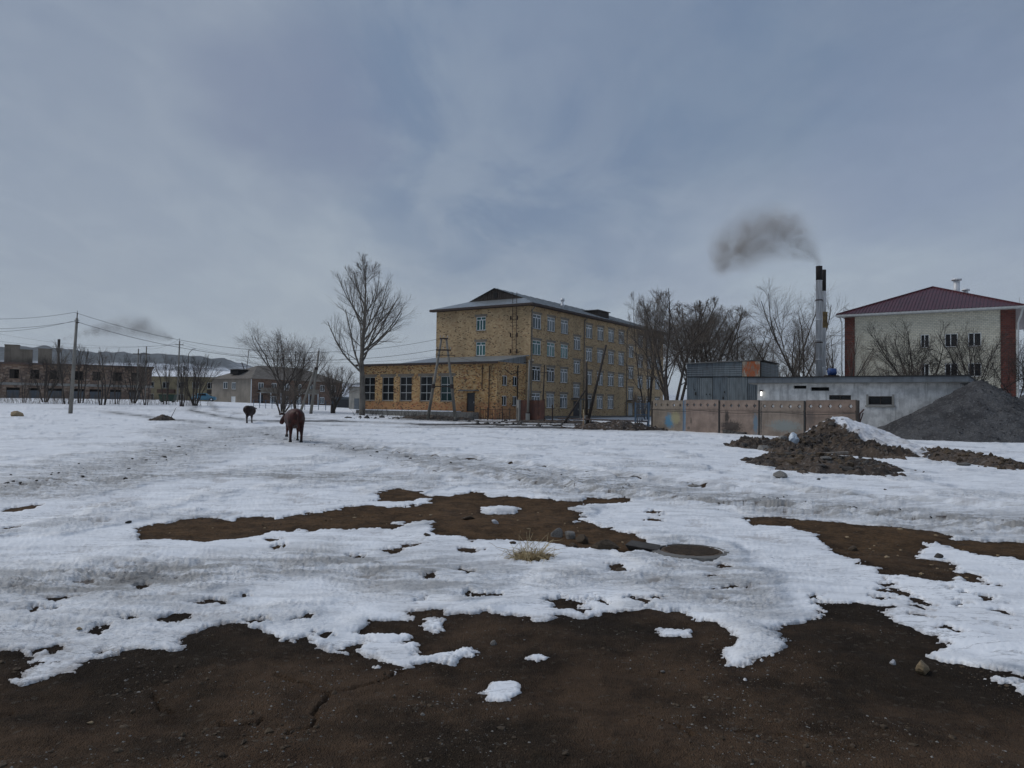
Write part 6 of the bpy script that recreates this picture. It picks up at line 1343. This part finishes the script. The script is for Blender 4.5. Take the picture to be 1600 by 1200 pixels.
# plastic bag, bottle, planks
x, y = at(1240, 690, 31).x, 31.0
bm = bmesh.new(); bmesh.ops.create_icosphere(bm, subdivisions=3, radius=.2)
for v in bm.verts:
    k = 1+.45*vnoise(np.array([v.co.x*9]), np.array([v.co.y*9+v.co.z*7]), 5)[0]; v.co *= k; v.co.z *= 1.3-v.co.x*2; v.co.y *= .6
me = bpy.data.meshes.new('plastic_bag'); bm.to_mesh(me); bm.free(); me.materials.append(M['plastic_white']); tag(link('plastic_bag', me, None, (x, y, zh(x, y)+.16), (0, .5, 0)), 'crumpled pale blue white plastic bag on the earth heap', 'bag')
x, y = gp(1440, 706); tag(MB().tube([(0, 0, 0), (.3, .05, .06), (.36, .06, .08), (.48, .08, .1)], [.07, .07, .03, .025], 10).build('bottle', M['green_plastic'], None, True, (x, y, zd(x, y)+.06), (0, -.2, 2.6)), 'green plastic bottle at the left end of the debris strip', 'bottle')
bx = MB(); bx.box(-.02, .02, -.25, .25, 0, .16); bx.box(.02, .3, -.25, -.21, 0, .12); tag(bx.build('crate_piece', M['green_plastic'], None, loc=(x-.25, y+.1, zd(x, y)), rot=(0, .7, .3)), 'torn piece of green plastic crate beside the bottle', 'litter')
for i, (u, v, Yp, L, a, lab) in enumerate(((1290, 712, 27.5, 1.5, -.25, 'snowy grey plank lying across the front of the earth heap'), (1246, 722, 26.5, .9, .3, 'short dark plank on the left foot of the earth heap'))):
    p = at(u, v, Yp); tag(MB().box(-L/2, L/2, -.1, .1, 0, .06, jit=.01).build('plank', M['wood_grey'] if i == 0 else M['wood_dark'], None, loc=(p.x, Yp, max(zh(p.x, Yp), surf_z(p.x, Yp))+.06), rot=(.1, -.08, a)), lab, 'plank')
p = at(40, 648, 64); tag(MB().box(-1.4, 1.4, -.08, .08, 0, .08).build('board', M['wood_dark'], None, loc=(p.x, 62.5, .08), rot=(0, 0, -.1)), 'long dark board on the snow below the tan lump at far left', 'board')
# manhole with its cover
mx, my = gp(1080, 862); t = thing('manhole', 'round rusty brown manhole cover in a worn concrete ring', 'manhole', (mx, my, surf_z(mx, my)-.005), .3)
mb = MB(); n = 36; ri, ro = .36, .44
for k in range(n):
    a0, a1 = 2*PI*k/n, 2*PI*(k+1)/n; ra = ro*(1+.05*math.sin(k*1.7)); rb = ro*(1+.05*math.sin((k+1)*1.7))
    mb.quad((ri*math.cos(a0), ri*math.sin(a0), .04), (ra*math.cos(a0), ra*math.sin(a0), .03), (rb*math.cos(a1), rb*math.sin(a1), .03), (ri*math.cos(a1), ri*math.sin(a1), .04)); mb.quad((ra*math.cos(a0), ra*math.sin(a0), .03), (ra*1.1*math.cos(a0), ra*1.1*math.sin(a0), -.08), (rb*1.1*math.cos(a1), rb*1.1*math.sin(a1), -.08), (rb*math.cos(a1), rb*math.sin(a1), .03))
    mb.quad((ri*math.cos(a0), ri*math.sin(a0), .04), (ri*math.cos(a1), ri*math.sin(a1), .04), (ri*math.cos(a1), ri*math.sin(a1), -.02), (ri*math.cos(a0), ri*math.sin(a0), -.02))
mb.build('ring', M['concrete_dark'], t)
mr = simple('manhole_rust', (.10, .065, .038), (.055, .038, .025), 14, .85, bump=.6); cv = MB().tube([(0, 0, -.02), (0, 0, .028), (0, 0, .034)], [.345, .345, .335], 36).build('cover', mr, t)
mb = MB()
for i in range(-5, 6):
    w = math.sqrt(max(0, .30**2-(i*.055)**2)); 
    if w > .05: mb.box(-w, w, i*.055-.012, i*.055+.012, .0345, .042)
mb.build('cover_rib', mr, cv)
x, y = gp(1004, 858); tag(MB().box(-.17, .17, -.10, .10, 0, .07, jit=.03).build('concrete_slab', M['stone_dark'], None, loc=(x, y, surf_z(x, y)-.005), rot=(.12, .10, -.25)), 'broken concrete slab between the earth mound and the manhole', 'slab')
# dry grass tuft
x, y = gp(826, 878); z = surf_z(x, y); rs_ = np.random.RandomState(5); N = 260; P = np.zeros((N, 4, 3)); a = rs_.uniform(0, 2*PI, N); q = rs_.uniform(0, 1, N)**.7
P[:, 0, 0] = np.cos(a)*.16*q; P[:, 0, 1] = np.sin(a)*.10*q; d = np.stack([np.cos(a)*(.25+q)*.8+.25, np.sin(a)*(.3+q)*.6, np.ones(N)], -1); L = rs_.uniform(.03, 1, N)**1.6*.24+.05
for j in range(1, 4): d = d+rs_.normal(size=(N, 3))*.42-np.array([.1, 0, .34]); d /= np.linalg.norm(d, axis=1, keepdims=True); P[:, j] = P[:, j-1]+d*L[:, None]/2.2
v, f = tubes(P, np.tile(np.array([.0035, .003, .0022, .001]), (N, 1)), 3); me = npmesh('grass_tuft', v, f, M['dry_grass']); tag(link('grass_tuft', me, None, (x, y, z-.01)), 'tuft of dry yellow grass poking through the snow near the centre', 'grass tuft')
for (u, v_, lab) in ((438, 641, 'left'), (451, 641, 'right')): pass
# ------------------------------------------------------------------ cows
def cow(loc, rz, scale, mat, label, lift=True, group='red brown cows walking away', headturn=.5, sp=.19):
    t = thing('cow', label, 'cow', loc, rz, group); t.scale = (scale,)*3
    mb = MB(); ht = headturn
    def chain(pts, n=14):          # x, y, z, side radius, upright radius; elliptical rings, closed by small end rings
        pts = [p if len(p) == 5 else (*p, p[3]) for p in pts]; b0 = len(mb.v)
        ends = lambda a, b: (a[0]+(a[0]-b[0])*.12, a[1]+(a[1]-b[1])*.12, a[2]+(a[2]-b[2])*.12, a[3]*.55, a[4]*.55)
        pts = [ends(pts[0], pts[1])]+pts+[ends(pts[-1], pts[-2])]
        for k, p in enumerate(pts):
            q0 = Vector(pts[max(k-1, 0)][:3]); q1 = Vector(pts[min(k+1, len(pts)-1)][:3]); d = (q1-q0).normalized()
            side = (Vector((0, 1, 0))-d*d.y).normalized(); upv = d.cross(side).normalized()
            for m_ in range(n):
                a = 2*PI*m_/n; mb.v.append(Vector(p[:3])+side*math.cos(a)*p[3]+upv*math.sin(a)*p[4])
        for k in range(len(pts)-1):
            for m_ in range(n): mb.f.append((b0+k*n+m_, b0+k*n+(m_+1) % n, b0+(k+1)*n+(m_+1) % n, b0+(k+1)*n+m_)); mb.uv.append([(0, 0)]*4)
        mb.f.append(tuple(b0+m_ for m_ in reversed(range(n)))); mb.uv.append([(0, 0)]*n); e0 = b0+(len(pts)-1)*n; mb.f.append(tuple(e0+m_ for m_ in range(n))); mb.uv.append([(0, 0)]*n)
    chain([(-1.0, 0, 1.04, .17, .20), (-.90, 0, 1.04, .27, .27), (-.68, 0, 1.03, .34, .33), (-.3, 0, .97, .37, .37), (.1, 0, .93, .40, .41), (.42, 0, .95, .35, .39), (.66, 0, .99, .25, .32), (.84, .05*ht, 1.01, .18, .26), (1.02, .26*ht, 1.0, .15, .20)], 18)
    chain([(.95, .20*ht, 1.02, .15, .18), (1.10, .50*ht, 1.0, .14, .16), (1.16, .78*ht, .84, .11, .12), (1.18, .90*ht, .70, .085, .085)])
    for s_ in (-1, 1):
        dx = .12 if s_ > 0 else -.06; w = min(sp, .17)
        chain([(-.66, s_*w, .98, .19, .22), (-.70, s_*w, .80, .17, .20), (-.62+dx*.4, s_*(sp+.0), .62, .115, .14), (-.80+dx*.9, s_*sp, .45, .075, .09), (-.79+dx, s_*sp, .28, .058), (-.77+dx, s_*sp, .12, .06), (-.74+dx, s_*sp, .04, .068)], 10)
        if s_ > 0 and lift: chain([(.46, .17, .84, .13, .15), (.52, .19, .62, .095, .10), (.60, .21, .46, .062), (.52, .23, .33, .045), (.43, .24, .25, .052)], 10)
        else: dx = .15 if s_ > 0 else -.02; chain([(.46, s_*w, .84, .13, .15), (.49, s_*sp, .62, .095, .10), (.50+dx*.6, s_*sp, .44, .06), (.50+dx, s_*sp, .26, .044), (.50+dx, s_*sp, .12, .046), (.53+dx, s_*sp, .04, .058)], 10)
    o = mb.build('tmp', mat); md = o.modifiers.new('Remesh', 'REMESH'); md.mode = 'VOXEL'; md.voxel_size = .028; md.use_smooth_shade = True
    sm_ = o.modifiers.new('Smooth', 'SMOOTH'); sm_.factor = .5; sm_.iterations = 6; bpy.context.view_layer.update()
    dg = bpy.context.evaluated_depsgraph_get(); m2 = bpy.data.meshes.new_from_object(o.evaluated_get(dg)); bpy.data.objects.remove(o)
    m2.name = 'body'; m2.materials.clear(); m2.materials.append(mat); m2.polygons.foreach_set('use_smooth', [True]*len(m2.polygons)); link('body', m2, t)
    MB().tube([(-1.06, 0, 1.20), (-1.16, -.01, 1.10), (-1.15, -.03, .75), (-1.08, -.08, .52), (-1.07, -.16, .36)], [.045, .035, .024, .035, .015], 8).build('tail', mat, t, True)
    hx, hy = 1.10, .54*headturn
    for s in (-1, 1):
        ox, oy = s*math.cos(1.1)*.10, -s*math.sin(1.1)*.10
        MB().tube([(hx-.02+ox, hy-.03+oy, 1.10), (hx+2.1*ox-.02, hy+2.1*oy, 1.12), (hx+3.0*ox, hy+3.0*oy, 1.06)], [.03, .055, .012], 7).build('ear', mat, t, True)
        MB().tube([(hx+ox*.7, hy+oy*.7, 1.13), (hx+1.6*ox, hy+1.6*oy, 1.22), (hx+1.5*ox, hy+1.5*oy, 1.30)], [.026, .018, .006], 7).build('horn', M['horn'], t, True)
        MB().tube([(hx+.07+ox, hy+.12+oy, 1.0), (hx+.075+ox*1.12, hy+.125+oy*1.12, 1.0)], .018, 7).build('eye', M['rubber'], t, True)
    for x, y, z in ((-.63, sp, 0), (-.81, -sp, 0), (.52, -sp, 0)) + ((((.43, .24, .19)),) if lift else ((.68, sp, 0),)):
        MB().tube([(x, y, z), (x-.01, y, z+.09)], [.072, .058], 9).build('hoof', M['hoof'], t, True)
    return t
cx, cy = gp(459, 690.5); cow((cx, cy, surf_z(cx, cy)-.015), PI/2+.38, 1.04, M['hide'], 'nearer red brown cow walking away with its head turned left', True, headturn=.45, sp=.20)
cx, cy = gp(390, 662.5); cow((cx, cy, surf_z(cx, cy)-.015), PI/2+.05, 1.0, M['hide_dark'], 'farther dark cow seen from behind on the snowy track', False, headturn=.1, sp=.035)
# ------------------------------------------------------------------ smoke
def smoke(name, path, Y, dens, colr, label, pad=1.5, nscale=.45, seedoff=0.0):
    pts = [at(u, v, Y) for u, v, r in path]; rad = [r*Y/F for u, v, r in path]; org = pts[0].copy()
    tail = (pts[-1]-pts[-2]).normalized(); R1 = rad[-1]*pad
    hp = [p-org for p in pts]+[pts[-1]-org+tail*R1*k for k in (.5, .9, 1.15)]; hr = [r*pad for r in rad]+[R1*k for k in (.88, .5, .08)]
    mb = MB(); mb.tube(hp, hr, 20)
    t = NT(name); t.t.nodes.remove(t.b); pv = t.n('ShaderNodeVolumePrincipled'); t.l(pv.outputs[0], t.out.inputs['Volume'])
    pv.inputs['Color'].default_value = (*colr, 1); pv.inputs['Anisotropy'].default_value = .2
    mp = t.coord('Object', (1, 1, 1), (seedoff, 0, 0)); n = t.noise(nscale, 7, .68, mp, 1.0); acc = None
    L = 0; tot = sum((b-a).length for a, b in zip(pts[:-1], pts[1:]))
    for i in range(len(pts)*2-1):
        k = i/2; a = int(k); b = min(a+1, len(pts)-1); f = k-a; c = (pts[a].lerp(pts[b], f))-org; r = rad[a]*(1-f)+rad[b]*f; fade = min(3.0, .9/(.12+r*.5))
        vm = t.n('ShaderNodeVectorMath', operation='DISTANCE'); t.l(t.tc.outputs['Object'], vm.inputs[0]); vm.inputs[1].default_value = c
        w = t.math('MULTIPLY', t.ramp(vm.outputs['Value'], r*1.3, 0), fade); acc = w if acc is None else t.math('MAXIMUM', acc, w)
    tag_end = t.ramp(n, .40, .68); d = t.math('MULTIPLY', t.math('MULTIPLY', acc, t.math('ADD', tag_end, .22)), dens); t.l(d, pv.inputs['Density'])
    o = mb.build(name, t.m, None, True, loc=org); return tag(o, label, 'smoke', kind='stuff')
smoke('chimney_smoke', [(1281, 415, 4), (1276, 406, 8), (1266, 394, 15), (1250, 380, 27), (1228, 368, 38), (1200, 364, 44), (1172, 372, 46), (1150, 386, 42), (1135, 400, 32), (1128, 412, 16)], 61.5, .8, (.60, .51, .43), 'brown grey smoke drifting left from the twin steel stacks')
smoke('factory_smoke', [(92, 531, 2), (110, 527, 5), (135, 520, 8), (165, 513, 13), (195, 508, 19), (225, 512, 18), (250, 522, 12), (265, 528, 6)], 262, .42, (.42, .40, .40), 'thin grey smoke trailing right from the far factory chimney', nscale=.12)

# ------------------------------------------------------------------ haze
hz = NT('haze'); hz.t.nodes.remove(hz.b); pv = hz.n('ShaderNodeVolumePrincipled'); hz.l(pv.outputs[0], hz.out.inputs['Volume'])
pv.inputs['Color'].default_value = (.97, .98, 1, 1); pv.inputs['Density'].default_value = .00008
tag(MB().box(-3700, 3700, -3700, 3700, -8, 420).build('haze', hz.m), kind='stuff')
